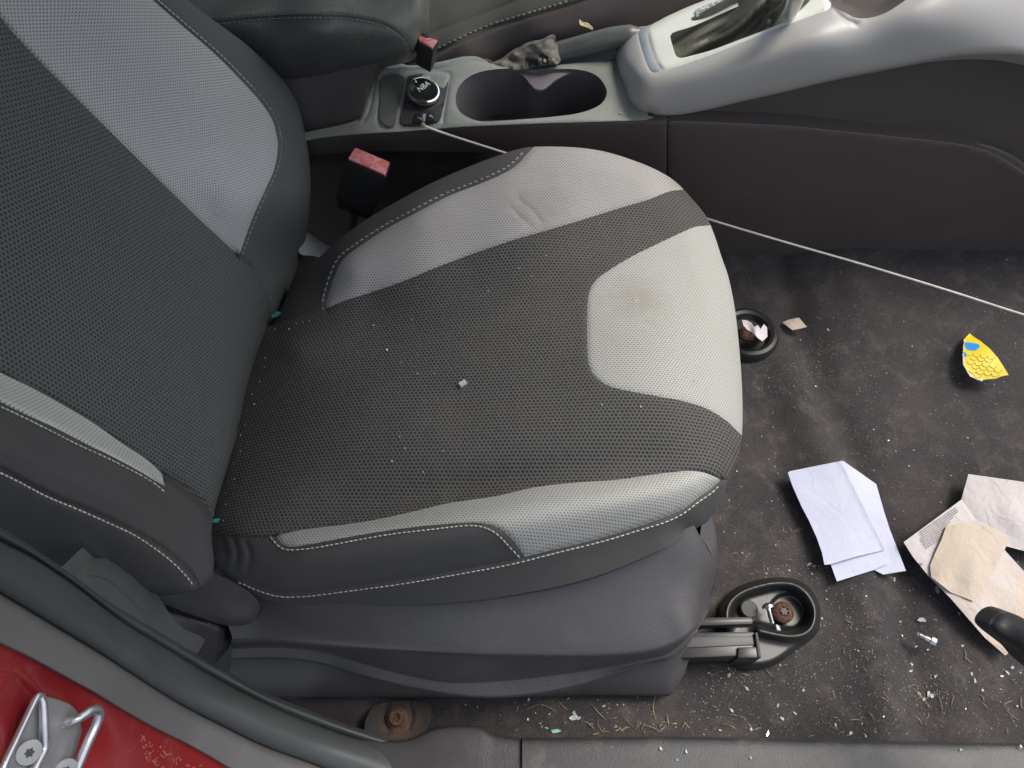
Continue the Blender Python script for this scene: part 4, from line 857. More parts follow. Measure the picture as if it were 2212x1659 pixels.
RS = np.array((Vector((0.75, -.25, .6)).to_track_quat('Z', 'Y')).to_matrix())
for (u, v) in ((62,1625),(141,1664)):
    c = sk(u, v, -.012); mb = MB(); mb.lathe([(.0080, -.003), (.0084, .0), (.0079, .0012), (.0045, .0014)], c=c, R=RS, n=32); s1 = mb.build('striker_screw', M['steel_flat'], sr)
    mb = MB(); cc = np.array(c) + RS @ np.array([0, 0, .0019]); mb.prism([cc + RS @ np.array([x, y, 0]) for x, y in star(.0034)], .0006, RS @ np.array([0, 0, -1])); a = mb.build('screw_socket', M['trim2'], None, smooth=False); setpar(a, sr); child(a, s1)
# pillar trim
pt, _ = relief(cr([(130,1225),(165,1243),(187,1241),(210,1244),(240,1256),(262,1275),(283,1293),(317,1331),(343,1369),(373,1396),(420,1418),(400,1425),(330,1390),(233,1330),(150,1275)], closed=True),
    lambda q: BT(q) + .016, [('pillar_trim', None, M['pillar'])], rolls=[(cr([(165,1243),(187,1241),(210,1244),(240,1256),(283,1293),(317,1331),(343,1369),(373,1396),(420,1418)]), 9, .005)], skirt=(0, .02, -.02))
tag(pt[0], 'grey plastic pillar trim between the rubber seal and the seat hinge cover', 'trim panel')
# sill panels
sl = thing('sill_trim', (.5, .08, .03), 'long scuffed grey plastic sill strip along the bottom right edge', 'sill trim')
Zr = lambda pts, z: [(u, v, 'z', z) for u, v in pts]
tp = [(1128,1594),(1300,1593),(1474,1592),(1800,1599),(2000,1603),(2300,1609),(2900,1622)]
loft('sill_panel', [Zr(off(tp, -1), .0), Zr(tp, .035), Zr(off(tp, 3), .044), Zr(off(tp, 9), .050), Zr(off(tp, 40), .053), Zr(off(tp, 130), .054), Zr(off(tp, 135), .03)], M['sill'], sl, ncol=90, sub=4)
s2 = thing('sill_trim', (.0, .08, .03), 'darker sill end piece with a raised hump near the rusty bolt', 'sill trim')
tp = [(640,1548),(720,1577),(787,1594),(837,1599),(870,1598),(895,1592),(920,1580),(945,1571),(970,1568),(1004,1567),(1037,1570),(1052,1578),(1067,1586),(1095,1591),(1125,1595)]
loft('sill_end', [Zr(off(tp, -1), .0), Zr(tp, .030), Zr(off(tp, 3), .039), Zr(off(tp, 9), .044), Zr(off(tp, 40), .047), Zr(off(tp, 130), .049), Zr(off(tp, 135), .03)], M['trim'], s2, ncol=120, sub=4)
# rusty seat bolt by the sill
rbt = thing('seat_bolt', tuple(at(860,1553,'z',.004)), 'rusty seat rail bolt in a stained bracket under the seat side cover', 'bolt')
a, _ = relief(cr([(790,1585),(800,1535),(830,1518),(900,1515),(930,1525),(928,1560),(915,1585),(880,1598),(830,1600)], closed=True), [(800,1540,'z',.018),(925,1530,'z',.018),(860,1595,'z',.022),(860,1550,'z',.014)], [('bracket', None, M['rust_plate'], rbt)], step=6, skirt=(0, 0, -.02), grooves=[(cr([(838,1520),(834,1550),(840,1580)]), 5, .004), (cr([(885,1520),(890,1545),(884,1575)]), 4, .003)])
c = at(858,1551,'z',.018); c = (c.x, c.y, .016); mb = MB(); mb.lathe([(.0125, 0), (.0130, .002), (.0100, .004), (.0095, .008), (.0082, .0095), (.0045, .0097), (.0042, .006)], c=c, n=30); mb.build('bolt_head', M['rust'], rbt)
# ================================================================== FLOOR MOUNTS
fm = thing('seat_mount', tuple(onfloor(1670,1340)), 'black plastic seat mount ring with cap and torx bolt at the end of the rail', 'seat mount')
op = cr([(1554,1333),(1556,1309),(1567,1290),(1587,1271),(1627,1255),(1680,1247),(1721,1252),(1749,1270),(1767,1298),(1772,1326),(1767,1364),(1746,1387),(1713,1410),(1680,1433),(1647,1443),(1590,1440),(1560,1400)], closed=True)
ring = cr([(1571,1348),(1571,1318),(1582,1295),(1607,1277),(1638,1266),(1676,1258),(1713,1261),(1739,1278),(1756,1303),(1761,1329),(1752,1356),(1734,1370),(1705,1374),(1670,1369),(1640,1362)])
dish = cr([(1578,1340),(1582,1315),(1592,1297),(1612,1285),(1645,1276),(1680,1268),(1710,1272),(1732,1290),(1745,1312),(1749,1330),(1740,1350),(1725,1360),(1700,1363),(1668,1358),(1640,1352),(1610,1350)], closed=True)
def mz(q):
    d = pdist(q, ring); z = .014 * np.exp(-(d / 11) ** 2)
    e = pdist(q, op, True); z = z + .008 * np.clip(e / 12, 0, 1); z = z - .010 * pip(q, dish) * np.clip((pdist(q, dish, True)) / 6, 0, 1)
    d2 = np.hypot(q[:, 0] - 1700, (q[:, 1] - 1322)); z = z - .005 * (1 - np.clip((d2 - 36) / 5, 0, 1))
    return z
base_t = lambda q: (1 - 0.004) / (-(ray(q[:, 0], q[:, 1])[:, 2]))
a, FM = relief(op, lambda q: (1 - .006 - mz(q)) / (-(ray(q[:, 0], q[:, 1])[:, 2])), [('mount_cover', None, M['black'], fm)], step=4, skirt=(0, 0, -.02))
c = at(1618,1316,'z',.012); mb = MB(); mb.lathe([(.0108, -.004), (.0108, .004), (.0100, .005)], c=(c.x, c.y, .010), n=32); mb.build('round_cap', M['cap'], fm)
c = at(1693,1321,'z',.010); mb = MB(); mb.lathe([(.0132, -.002), (.0136, .001), (.0118, .003), (.0085, .005), (.0062, .0056), (.0060, .002)], c=(c.x, c.y, .006), n=32); bh = mb.build('torx_bolt', M['rust'], fm)
mb = MB(); mb.prism([(c.x + x, c.y + y, .0125) for x, y in star(.0058)], .001); a = mb.build('bolt_socket', M['buckle'], None, smooth=False); setpar(a, fm); child(a, bh)
f2 = thing('seat_mount', tuple(onfloor(1615,727)), 'round black seat mount half hidden behind the front edge of the cushion', 'seat mount')
c = onfloor(1612, 728); C3 = (c.x, c.y, 0.004)
mb = MB(); mb.lathe([(.047, -.006), (.047, .004), (.043, .011), (.038, .013), (.033, .011), (.030, .004), (.028, .0015), (.010, .001)], c=C3, n=48, sy=1.0); mb.build('mount_cover', M['black'], f2)
mb = MB(); mb.lathe([(.0125, .0), (.013, .003), (.009, .006), (.006, .0065), (.005, .004)], c=C3, n=24); mb.build('torx_bolt', M['rust'], f2)
# ================================================================== LOOSE SCREWS
def screw(name, label, uh, vh, ut, vt, z, rs_, rh, hl, mat, pan=True):
    a = at(uh, vh, 'z', z); b = at(ut, vt, 'z', z - .003); d = (b - a).normalized(); Rm = np.array(d.to_track_quat('Z', 'Y').to_matrix()); L = (b - a).length
    t = thing(name, tuple(a), label, 'screw')
    mb = MB(); prof = [(rs_, 0)]; k = 0; s = hl
    while s < L - .002: prof += [(rs_, s), (rs_ * .84, s + .0005)]; s += .0011
    prof += [(rs_ * .8, L)]; mb.lathe(prof, c=a, R=Rm, n=20); mb.build('shank', mat, t)
    mb = MB(); mb.lathe([(rh * .55, -hl * .9), (rh * .9, -hl * .5), (rh, 0), (rh, hl * .25), (rh * .8, hl * .3)] if pan else [(rh * .9, -hl), (rh, -hl * .8), (rh, 0), (rh * .8, hl * .1)], c=a, R=Rm, n=24); h = mb.build('screw_head', mat, t)
    mb = MB(); e = np.array(a) - np.array(d) * hl * 1.0; mb.lathe([(rh * .38, -.0004), (rh * .36, .0004)], c=e, R=Rm, n=6); x = mb.build('drive_socket', M['buckle'], None); setpar(x, t); child(x, h)
    return t
screw('loose_screw', 'small bright screw lying across the seat mount beside its rusty bolt', 1659, 1311, 1669, 1347, .027, .0030, .0076, .0045, M['zinc'])
screw('loose_screw', 'silver threaded screw lying on the dark carpet left of the tan paper', 2010, 1384, 1981, 1370, .012, .0042, .0068, .0060, M['zinc'], False)
# ================================================================== CORD
cd = [at(913,271,'z',.305), at(960,288,'y',.788), at(1087,329,'y',.784), at(1300,398,'y',.782), at(1530,473,'y',.775), at(1700,524,'y',.750), at(1870,573,'y',.715), at(2050,628,'y',.670), at(2212,680,'y',.630), at(2330,715,'y',.60), at(2480,765,'y',.56), at(2640,822,'y',.52)]
w = tube('cord', [list(p) for p in cd], .0016, M['cord'], smoothk=6, n=10)
tag(w, 'thin off-white cord stretched from the cup holder panel to the right footwell', 'cord')
c = at(914,271,'z',.305); mb = MB(); mb.lathe([(.001, -.003), (.0030, -.001), (.0034, .001), (.0018, .0035)], c=c, n=12); a = mb.build('cord_end', M['leaf'], w)
# ================================================================== PAPERS
def sheet(name, poly, zc, mat, parent=None, label=None, amp=.0008, k=.03, seed=0, thick=.0005, step=9, gro=(), smooth_edge=False):
    o, P = relief(ln(poly, 7, True), [(u, v, 'z', z) for u, v, z in zc], [(name, None, mat, parent, label)], step=step, skirt=(0, 0, -thick), bump=lambda q: sines(q, k, amp, seed), grooves=gro, lam=1e-6)
    return o[0], P
wp = thing('folded_paper', tuple(onfloor(1820,1120)), 'folded white sheet of paper lying on the carpet in front of the seat', 'paper')
sheet('paper_fold', [(1800,1002),(1822,996),(1858,1021),(1893,1046),(1910,1106),(1922,1143),(1957,1233),(1908,1241),(1884,1229),(1830,1150)], [(1810,1000,.022),(1893,1046,.010),(1957,1233,.012),(1908,1241,.010),(1850,1150,.012),(1925,1160,.009)], M['white'], wp, 'half-hidden fold', seed=2)
sheet('paper_fold', [(1755,1120),(1900,1150),(1915,1186),(1923,1214),(1888,1231),(1808,1256),(1792,1212)], [(1760,1150,.014),(1923,1214,.016),(1808,1256,.013),(1900,1150,.016)], M['white'], wp, None, seed=3)
sheet('top_fold', [(1702,1021),(1706,1018),(1760,1007),(1820,995),(1848,1045),(1875,1106),(1915,1187),(1850,1202),(1793,1219),(1781,1220),(1776,1195),(1765,1163),(1748,1125),(1732,1095),(1712,1050)], [(1702,1021,.017),(1820,995,.026),(1875,1106,.023),(1913,1186,.021),(1780,1221,.018),(1732,1106,.015),(1790,1100,.020),(1845,1090,.023)], M['white'], wp, 'uppermost fold', seed=4, gro=[(ln([(1818,1002),(1872,1108),(1912,1186)]), 4, -.001), (ln([(1755,1040),(1815,1190)]), 30, .0012)])
pp = thing('aged_paper', tuple(onfloor(2120,1200)), 'creased tan folded booklet page with small print at the right edge of the photo', 'paper')
sheet('page', [(2092,1024),(2212,1041),(2310,1055),(2310,1210),(2212,1190),(2174,1180),(2106,1122),(2077,1078)], [(2092,1024,.022),(2212,1041,.028),(2310,1200,.02),(2174,1180,.016),(2077,1078,.018),(2180,1110,.026)], M['tan'], pp, None, seed=5, k=.05, amp=.0012)
lp, LPP = sheet('page', [(2077,1079),(2020,1121),(1952,1171),(1973,1204),(2004,1242),(2055,1294),(2094,1339),(2128,1378),(2172,1416),(2190,1401),(2240,1370),(2310,1400),(2310,1330),(2212,1234),(2170,1188),(2154,1145),(2106,1120)], [(2077,1079,.022),(1952,1171,.022),(2004,1242,.017),(2094,1339,.018),(2172,1416,.014),(2310,1380,.016),(2212,1234,.020),(2154,1145,.022),(2080,1200,.026),(2120,1300,.022)], M['tan'], pp, 'long lower page', seed=6, k=.05, amp=.0012, gro=[(cr([(2077,1079),(2098,1103),(2106,1120)]), 4, .002)])
fl, _ = sheet('page_flap', [(2044,1137),(2068,1133),(2094,1129),(2124,1136),(2154,1144),(2180,1158),(2178,1170),(2173,1182),(2155,1216),(2137,1252),(2120,1276),(2104,1299),(2089,1293),(2055,1280),(2012,1247),(2009,1222),(2020,1195),(2033,1168)], [(2044,1137,.027),(2094,1129,.030),(2180,1158,.031),(2137,1252,.029),(2104,1299,.026),(2055,1280,.0235),(2012,1240,.0215),(2025,1190,.028),(2100,1200,.033)], M['tan2'], pp, 'yellowed flap folded over the print', seed=7, k=.06, amp=.0012)
mb = MB(); A_, B_ = np.array([2062,1094.]), np.array([1984,1147.]); dv = (B_ - A_) / np.linalg.norm(B_ - A_); nv = np.array([-dv[1], dv[0]]) * -1
nv = np.array([.56, .83])
for r_ in range(9):
    s = 0; L = np.linalg.norm(B_ - A_) * (1.0 if r_ < 3 else 1 - .085 * (r_ - 2)) 
    s0 = np.linalg.norm(B_ - A_) - L + (r_ * 3.2 if r_ > 2 else 0); s = s0 * .9
    while s < np.linalg.norm(B_ - A_) + r_ * 1.2:
        wd = random.uniform(1.6, 6.0); o_ = A_ + nv * (4 + r_ * 4.5)
        a1, a2 = o_ + dv * s, o_ + dv * (s + wd); hh = nv * 1.15 * random.uniform(.8, 1.1)
        q = LPP([a1 - hh, a2 - hh, a2 + hh, a1 + hh]) + [0, 0, .0009]
        mb.prism(q, .0003); s += wd + random.uniform(.9, 1.6)
a = mb.build('small_print', M['ink'], None, smooth=False, label='rows of tiny illegible print'); setpar(a, pp); child(a, lp)
# yellow card scrap
yp = [(2095,720),(2104,728),(2117,736),(2138,753),(2155,772),(2168,792),(2179,810),(2166,812),(2150,818),(2132,819),(2115,822),(2100,815),(2090,805),(2084,792),(2081,778),(2083,765),(2080,750),(2084,738),(2082,733)]
yo, YP = sheet('yellow_scrap', yp, [(2095,720,.020),(2179,810,.030),(2115,822,.020),(2083,760,.024),(2125,775,.030)], M['yellow'], None, 'torn scrap of yellow card with scale pattern and a blue patch', amp=.0012, k=.03, step=5)
tag(yo, None, 'card scrap'); yo['label'] = 'torn scrap of yellow card with scale pattern and a blue patch on the footwell carpet'
def decal(name, poly, P, mat, par, lift=.0006):
    q = P(poly) + [0, 0, lift]; mb = MB(); mb.prism(q, .0004); a = mb.build(name, mat, None, smooth=False); a.parent = par; return a
decal('blue_patch', cr([(2084,741),(2098,741),(2116,746),(2113,753),(2106,757),(2092,756),(2086,750)], closed=True, step=3), YP, M['blue'], yo)
decal('blue_patch', cr([(2082,762),(2087,763),(2087,770),(2083,771)], closed=True, step=3), YP, M['blue'], yo)
mb = MB()
for j in range(8):
    for i in range(8):
        cu_, cv_ = 2062 + i * 16 + (j % 2) * 8 + j * 2, 757 + j * 9.5 + i * 2.5
        pts = [(cu_ + 8.5 * math.cos(t), cv_ + 7 * math.sin(t)) for t in np.linspace(.15, PI - .15, 7)]
        m = pip(np.array(pts), [(x * .96 + 2125 * .04, y * .96 + 780 * .04) for x, y in yp])
        if m.all(): V_, F_ = tube_geo(YP(pts) + [0, 0, .0002], .00045, n=5); mb.add(V_, F_)
a = mesh_obj('scale_pattern', mb.V, mb.F, M['yellow_line']); a.parent = yo
mb = MB()
for i in range(26):
    s = i / 25; k = np.interp(s, [0, .25, .5, .75, 1], [0, 1, 2, 3, 4]); E_ = [(2084,737),(2081,765),(2082,788),(2096,812),(2120,821)]; k0 = min(3, int(k)); q = np.array(E_[k0]) * (1 - (k - k0)) + np.array(E_[k0 + 1]) * (k - k0)
    c = YP([q])[0]; mb.box(c, random.uniform(.0015, .0035), random.uniform(.0015, .003), .0006, np.array(Matrix.Rotation(random.uniform(0, 3), 3, 'Z')))
a = mb.build('torn_edge', M['torn'], None, smooth=False); a.parent = yo
ws, _ = sheet('tissue_scrap', [(1603,691),(1613,692),(1623,697),(1629,706),(1637,702),(1643,711),(1650,700),(1657,707),(1658,727),(1647,737),(1637,730),(1628,720),(1614,712),(1606,703)], [(1603,691,.028),(1629,706,.036),(1658,727,.026),(1640,725,.040)], M['white_scrap'], None, None, amp=.0045, k=.22, seed=3, step=3)
tag(ws, 'crumpled white tissue scrap lying in the round black seat mount', 'tissue scrap')
dd, _ = sheet('paper_scrap', [(1690,696),(1705,690),(1726,686),(1735,697),(1743,706),(1727,710),(1712,713),(1700,704)], [(1690,696,.006),(1726,686,.010),(1743,706,.006),(1712,713,.009)], M['tan2'], None, None, amp=.0008, k=.1, step=4)
tag(dd, 'small pale diamond-shaped paper scrap on the carpet beside the tissue', 'paper scrap')
# ================================================================== BLACK HANDLE at the right edge
hp = cr([(2760,1640),(2560,1530),(2400,1440),(2320,1400),(2260,1360),(2212,1336),(2182,1323),(2162,1322),(2143,1335),(2135,1352),(2144,1366),(2173,1389),(2196,1407),(2212,1426),(2240,1450),(2320,1510),(2460,1600),(2660,1730)])
ho, _ = relief(hp, [(2150,1350,'z',.26),(2212,1380,'z',.27),(2300,1450,'z',.28),(2700,1680,'z',.34),(2500,1550,'z',.31),(2180,1330,'z',.26),(2190,1400,'z',.26)], [('black_handle', None, plastic('handle_plastic', (.030, .030, .030), .45, 900, .1, .0002, dust_amt=.05))], step=6, rolls=[(hp, 26, .014)], skirt=(0, .01, -.02))
tag(ho[0], 'rounded black plastic handle poking in over the tan paper at the right edge', 'handle')
# ================================================================== GLASS AND DEBRIS
def shard_mesh(sd, s=1.0, flat=.45):
    r = random.Random(sd); n = r.choice([4, 5, 5, 6]); ps = []
    for k in range(n):
        a = 2*PI*k/n + r.uniform(-.3, .3); ps.append((math.cos(a) * r.uniform(.6, 1.15), math.sin(a) * r.uniform(.45, .85)))
    V = [(x, y, flat + r.uniform(-.1, .15)) for x, y in ps] + [(x * r.uniform(.8, 1.1), y * r.uniform(.8, 1.1), 0) for x, y in ps] 
    F = [list(range(n)), list(range(2*n-1, n-1, -1))] + [[i, n+i, n+(i+1) % n, (i+1) % n] for i in range(n)]
    me = bpy.data.meshes.new('glass_shard'); me.from_pydata([(x*s, y*s, z*s) for x, y, z in V], [], F); me.materials.append(M['glass']); return me
SM = [shard_mesh(k) for k in range(9)]
def shard(p, size, label, group, mi=None, mat=None, stretch=1.0, cat='glass shard', nm='glass_shard'):
    me = SM[random.randrange(9) if mi is None else mi]
    if mat: me = me.copy(); me.materials.clear(); me.materials.append(mat)
    o = bpy.data.objects.new(nm, me); col.objects.link(o); o.location = p
    o.rotation_euler = (random.uniform(-.35, .35), random.uniform(-.35, .35), random.uniform(0, 6.28)); o.scale = (size * stretch, size, size)
    tag(o, label, cat, group); return o
fl_pts = [(600,215,4),(385,265,5),(540,400,7),(550,370,4),(820,340,9),(850,350,6),(835,400,5),(930,565,7),(1370,440,8),(1350,425,5),(1785,655,7),(1405,710,6),(1810,870,8),(1510,875,9),(1585,895,7),(1480,985,8),(1475,1030,7),(1635,1065,8),(1870,1050,9),(1890,1095,9),(2100,1040,8),(2135,1010,10),(2065,1065,7),(1940,1155,6),(2165,1260,7),(1530,1180,9),(1590,1180,12),(1612,1192,12),(1560,1215,9),(615,1255,8),(315,1290,9),(640,1340,11),(780,1155,8),(415,1145,8),(300,1055,9),(545,1440,10),(990,1380,7),(1085,1435,9),(1185,1455,6),(440,1410,8),(725,1305,6),(900,690,6),(630,995,6),(730,895,6),(855,1050,4),(1205,905,4),(1135,900,4),(1185,545,6),(690,380,5),(1640,700,4),(1160,1370,4),(240,1415,6),(1300,1325,5),(2060,1150,4),(2185,1040,5),(1420,800,5),(165,1045,6)]
H_pts = [(1510,1300,10),(1515,1325,12),(1540,1335,8),(1215,1215,8),(1700,1260,9),(1260,1305,6),(1350,1310,5),(1210,1340,7),(1790,1250,4),(1290,1370,6),(805,1250,4),(45,1385,5),(1920,1205,5),(1830,1250,4),(1300,1390,5),(1780,1390,5),(1470,1210,5),(1330,1400,5)]
pos = [(1475.3 + a/3, 1106 + b/3, s) for a, b, s in fl_pts] + [(737.3 + a/3, 1106 + b/3, s) for a, b, s in H_pts]
pos += [(1475.3 + a/3, 553 + b/3, s) for a, b, s in ((1465,1360,6),(1235,1390,7),(1495,1260,5),(1380,1265,4),(1235,1125,5),(1330,1195,5),(1845,1180,5),(580,1015,4),(940,480,7),(760,545,6),(1430,425,4),(1485,585,5),(1795,830,5),(2015,835,5),(880,685,4),(1320,760,4),(1410,900,4),(300,1585,6),(575,1590,5),(860,845,5),(2155,565,4),(1020,105,5),(510,1170,4),(585,1110,4),(350,1395,4))]
for k in range(46):
    v = random.uniform(1000, 1588); u = random.uniform(1500 if v < 1500 else 960, 2205); pos.append((u, v, random.uniform(2.2, 4.2)))
for (u, v, s) in pos:
    shard(onfloor(u, v), s * .00028, 'tiny clear fragment of broken window glass scattered on the dirty floor carpet', 'broken glass fragments on the carpet', stretch=random.uniform(.9, 1.9))
shard(onfloor(1990, 1339), .0042, 'greenish rectangular glass sliver on the carpet just above the silver screw', None, 0, None, 1.5)
shard(onfloor(2024, 1276), .0040, 'greenish glass sliver touching the left edge of the tan paper', None, 3, None, 1.6)
shard(at(1680,1358,'z',.016), .0055, 'glass sliver inside the seat mount ring below the small bright screw', None, 2, None, 1.5)
shard(onfloor(1200, 1579), .0038, 'green glass sliver on the carpet beside the sill hump', None, 4, simple('green_glass', (.25, .55, .42), .15, var=.2), 1.8)
shard(onfloor(1240.0, 1550), .0052, 'largest bright glass piece on the carpet strip between side cover and sill', None, 1, None, 1.3)
for (u, v, s, lab) in ((2075,1619,4,'clear glass bit lying on the sill strip right of its middle'),):
    shard(at(u, v, 'z', .054), s*.0004, lab, None)
for (u, v) in ((1482,1624),(1622,1638),(1427,1617),(1463,1641),(2205,1613)):
    shard(at(u, v, 'z', .054), .0022, 'small glass bit lying on the grey sill strip', 'glass bits on the sill strip')
def onc(u, v, l=.0008):
    p = CU_P([(u, v)])[0]; return Vector(p) + Vector((0, 0, l))
def cube_shard(p, s, label, rot):
    me = bpy.data.meshes.new('glass_shard'); mb = MB(); mb.box((0, 0, 0), 1.5, 1, .8); me.from_pydata([tuple(v) for v in mb.V], [], mb.F); me.materials.append(M['glass'])
    o = bpy.data.objects.new('glass_shard', me); col.objects.link(o); o.location = p; o.scale = (s, s, s); o.rotation_euler = (.1, .1, rot); tag(o, label, 'glass shard'); return o
cube_shard(onc(1000, 831, .0022), .0052, 'largest cube of clear glass, near the middle of the mesh seat cushion', .7)
for (u, v) in ((807,704),(836,757),(890,692),(866,784),(902,808),(938,808),(1055,630),(1120,581),(1148,597),(915,1021),(864,944),(875,969),(1384,880),(1300,875),(957,976),(1179,553),(847,997),(1500,823),(640,700),(625,712),(655,697),(668,694),(700,668),(733,656)):
    shard(onc(u, v), random.uniform(.0008, .0016), 'tiny pale speck of glass on the mesh seat cushion', 'glass specks on the cushion')
for k in range(16):
    s = k / 15; u = np.interp(s, [0, .3, .6, 1], [590, 545, 515, 468]); v = np.interp(s, [0, .3, .6, 1], [715, 840, 940, 1120]); shard(onc(u + random.uniform(2, 16), v + random.uniform(-6, 6)), random.uniform(.0006, .0014), 'tiny pale speck of glass along the crease between cushion and backrest', 'glass specks in the seat crease')
shard(onc(600, 684, .004), .0052, 'teal glass chunk wedged in the seat crease beside the far bolster', None, 1, M['teal'], 1.5)
shard(onc(468, 1127, .002), .0040, 'teal glass piece at the near end of the seat crease', None, 5, M['teal'], 1.3)
for (u, v) in ((1372,648),(1384,660)): pass
mb = MB()
for k in range(22):
    a, r_ = random.uniform(0, 6.28), abs(random.gauss(0, 6)); p = onc(1372 + r_*math.cos(a), 650 + r_*math.sin(a), .0004); mb.box(p, random.uniform(.0005, .0014), random.uniform(.0005, .0013), .0004, np.array(Matrix.Rotation(random.uniform(0, 3), 3, 'Z')))
a = mb.build('crumb_patch', M['grit'], None, smooth=False); tag(a, 'pale dried crumb patch on the light grey front panel of the cushion', 'crumbs')
for (u, v, s_, lab) in ((1351,219,.0030,'pale crumb on the console top between cup holder and silver surround'),(1341,246,.0026,'pale crumb on the console top near its front corner')):
    me = SM[2].copy(); me.materials.clear(); me.materials.append(M['grit']); o = bpy.data.objects.new('crumb', me); col.objects.link(o); o.location = Vector(PL([(u, v)])[0]) + Vector((0, 0, .0004)); o.scale = (s_*1.5, s_*.7, s_*.6); o.rotation_euler = (0, 0, .3 + u); tag(o, lab, 'crumb')
# fine debris
def grit(name, N_, sampler, surf, smin, smax, mat, label, cat='debris'):
    mb = MB(); 
    for k in range(N_):
        u, v = sampler(); p = np.array(surf(u, v)); s = smin + (smax - smin) * random.random() ** 3
        Rm = np.array(Matrix.Rotation(random.uniform(0, 6), 3, 'Z') @ Matrix.Rotation(random.uniform(-.5, .5), 3, 'X')); o = len(mb.V)
        vs = [(s, 0, 0), (-s*.5, s*.7, 0), (-s*.6, -s*.6, 0), (0, 0, s*.7)]
        mb.V += [p + Rm @ np.array(x) for x in vs]; mb.F += [[o, o+1, o+3], [o+1, o+2, o+3], [o+2, o, o+3], [o, o+2, o+1]]
    o = mesh_obj(name, mb.V, mb.F, mat, smooth=False); tag(o, label, cat, kind='stuff'); return o
cl = [(1860,880,30,60),(1700,1440,60,25),(1560,1470,60,25),(1850,1300,60,90),(1950,1450,60,50),(2050,1500,90,40),(1700,820,50,30),(1400,1550,180,25),(1800,1540,250,40),(1700,1230,50,15),(1990,1500,30,20),(1740,760,40,30),(1830,1390,50,70)]
def samp():
    while True:
        if random.random() < .45: u, v = random.uniform(1480, 2210), 1590 - 1040 * random.random() ** 1.7
        else: c = random.choice(cl); u, v = random.gauss(c[0], c[2]), random.gauss(c[1], c[3])
        if 900 < u < 2220 and 552 < v < 1588 and (u > 1500 or v > 1512): return u, v
of = lambda u, v: onfloor(u, v, .0003)
grit('pale_grit', 2600, samp, of, .0003, .0013, M['grit'], 'fine pale grit strewn over the dark carpet')
grit('glass_dust', 380, samp, of, .0004, .0014, M['glass'], 'sparkling glass dust strewn over the dark carpet')
grit('brown_crumbs', 900, samp, of, .0004, .0019, M['leaf'], 'brown leaf crumbs strewn over the dark carpet')
def sampc():
    s = random.random(); u = random.gauss(700 + 500*random.random(), 120); v = random.uniform(640, 1080); return max(560, min(1560, u)), v
grit('seat_grit', 130, sampc, lambda u, v: onc(u, v, .0003), .0002, .0007, M['grit'], 'faint pale specks over the mesh cushion')
mb = MB()
st = [(1045,1590,12),(1215,1390,10),(1320,1350,9)]
def straw(u, v, L, r, ang=None, bend=None):
    p = np.array(onfloor(u, v, .0012)); a = random.uniform(0, PI) if ang is None else ang; b = random.uniform(-.6, .6) if bend is None else bend; P_ = []
    for k in range(5): P_.append(p.copy()); p = p + np.array([math.cos(a), math.sin(a), 0]) * L / 4; a += b / 4 * 2
    P_ = np.array(P_); P_[:, 2] += .0008 * np.sin(np.linspace(0, PI, 5)); V_, F_ = tube_geo(P_, [r*.5, r, r, r*.9, r*.4], n=5, flat=.5); mb.add(V_, F_)
for (a, b, L) in ((510,1400,16),(1160,1350,20),(350,1410,26),(1600,1260,34),(1680,1290,22),(1980,1280,12),(2070,1260,20),(1100,720,12),(1450,820,22),(1530,1130,14),(1320,1220,10),(1740,1260,16),(2180,1350,26),(990,1210,14),(1010,1410,10),(850,1450,10),(590,1070,22),(1570,1345,14),(1770,950,8),(1830,960,18),(1870,980,14),(435,1060,14),(1950,1225,10),(1550,1380,18),(2200,1280,20)):
    straw(1475 + a/3, 1106 + b/3, L*.0008, random.uniform(.0003, .0006))
for (a, b, L) in ((1720,1350,34),(2040,1350,40),(2060,1420,30),(1240,1250,40),(1190,1280,22),(1900,1400,22),(1470,1280,20),(2120,1370,14),(1640,1410,22),(1700,1430,18),(1130,1300,12)):
    straw(737 + a/3, 1106 + b/3, L*.0008, random.uniform(.0003, .0006))
for k in range(110):
    u, v = samp(); straw(u, max(v, 1150), random.uniform(.003, .012), random.uniform(.00022, .0004))
for k in range(24):
    u = random.uniform(1250, 1490); v = random.gauss(1576, 8); straw(u, min(v, 1588), random.uniform(.004, .010), random.uniform(.0003, .0008))
a = mesh_obj('dry_grass_bits', mb.V, mb.F, M['straw']); tag(a, 'dry straw and grass bits strewn along the carpet by the sill', 'debris', kind='stuff')
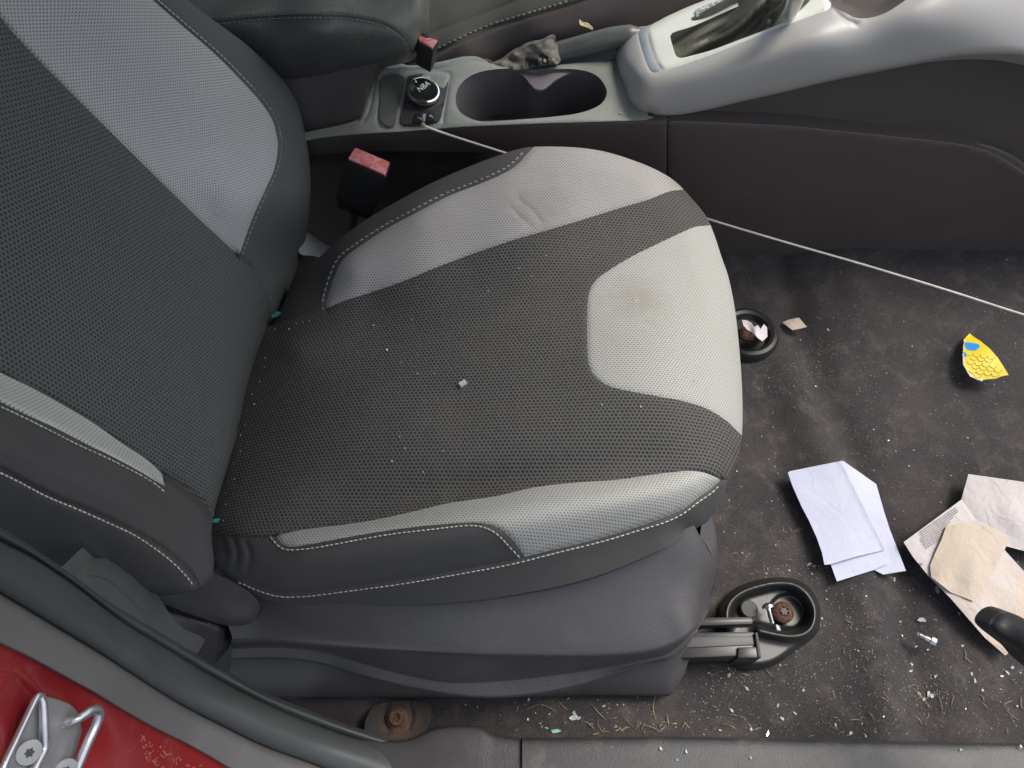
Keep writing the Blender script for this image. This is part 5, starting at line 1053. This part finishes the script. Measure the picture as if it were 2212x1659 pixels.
# ================================================================== ROOF (out of view, added to shade the cabin from straight above)
rf = thing('shade_roof', (-.5, .8, 1.2), 'unseen car roof added above the seats for shade, pale grey lining', 'car roof')
xs_ = np.linspace(-2.2, .50, 24); ys_ = np.linspace(.16, 1.62, 18); V = []
for h_ in (0, .04):
    for x in xs_:
        for y in ys_: V.append((x, y, 1.22 - .10 * ((y - .89) / .73) ** 4 - .03 * ((x + .6) / 1.3) ** 4 + h_))
nx_, ny_ = len(xs_), len(ys_); F = [[i*ny_+j, (i+1)*ny_+j, (i+1)*ny_+j+1, i*ny_+j+1] for i in range(nx_-1) for j in range(ny_-1)]
n_ = nx_ * ny_; F1 = F; F2 = [[k + n_ for k in f][::-1] for f in F]
rim = [i*ny_ for i in range(nx_)] + [(nx_-1)*ny_+j for j in range(1, ny_)] + [i*ny_+ny_-1 for i in range(nx_-2, -1, -1)] + [j for j in range(ny_-2, 0, -1)]
F3 = [[rim[k], rim[(k+1) % len(rim)], rim[(k+1) % len(rim)] + n_, rim[k] + n_] for k in range(len(rim))]
mesh_obj('shade_roof_panel', V, F1 + F2 + F3, simple('shade_roof_lining', (.45, .44, .42), .9, var=.05), rf, sharp=40)
# ================================================================== LIGHT
w = bpy.data.worlds.new('World'); sc.world = w; w.use_nodes = True; nt = w.node_tree; bg_ = nt.nodes['Background']
sky = nt.nodes.new('ShaderNodeTexSky'); sky.sky_type = 'NISHITA'; sky.sun_disc = False
SE, SA = math.radians(58), math.radians(25)      # elevation; azimuth measured from +X towards +Y
sky.sun_elevation = SE; sky.sun_rotation = PI / 2 - SA; sky.air_density = 1.0; sky.dust_density = 3.0; sky.ozone_density = 1.0
hs = nt.nodes.new('ShaderNodeHueSaturation'); hs.inputs['Saturation'].default_value = .55; nt.links.new(sky.outputs[0], hs.inputs['Color']); nt.links.new(hs.outputs[0], bg_.inputs[0]); bg_.inputs[1].default_value = .15
sun = bpy.data.lights.new('sun', 'SUN'); sun.energy = 1.7; sun.angle = math.radians(24); sun.color = (1, .95, .86)
so_ = bpy.data.objects.new('sun', sun); col.objects.link(so_)
d = Vector((math.cos(SE)*math.cos(SA), math.cos(SE)*math.sin(SA), math.sin(SE))); so_.rotation_euler = d.to_track_quat('Z', 'Y').to_euler()
sc.view_settings.view_transform = 'Standard'; sc.view_settings.look = 'None'; sc.view_settings.exposure = 0.68; sc.view_settings.gamma = 1.0
sc.view_settings.use_curve_mapping = False
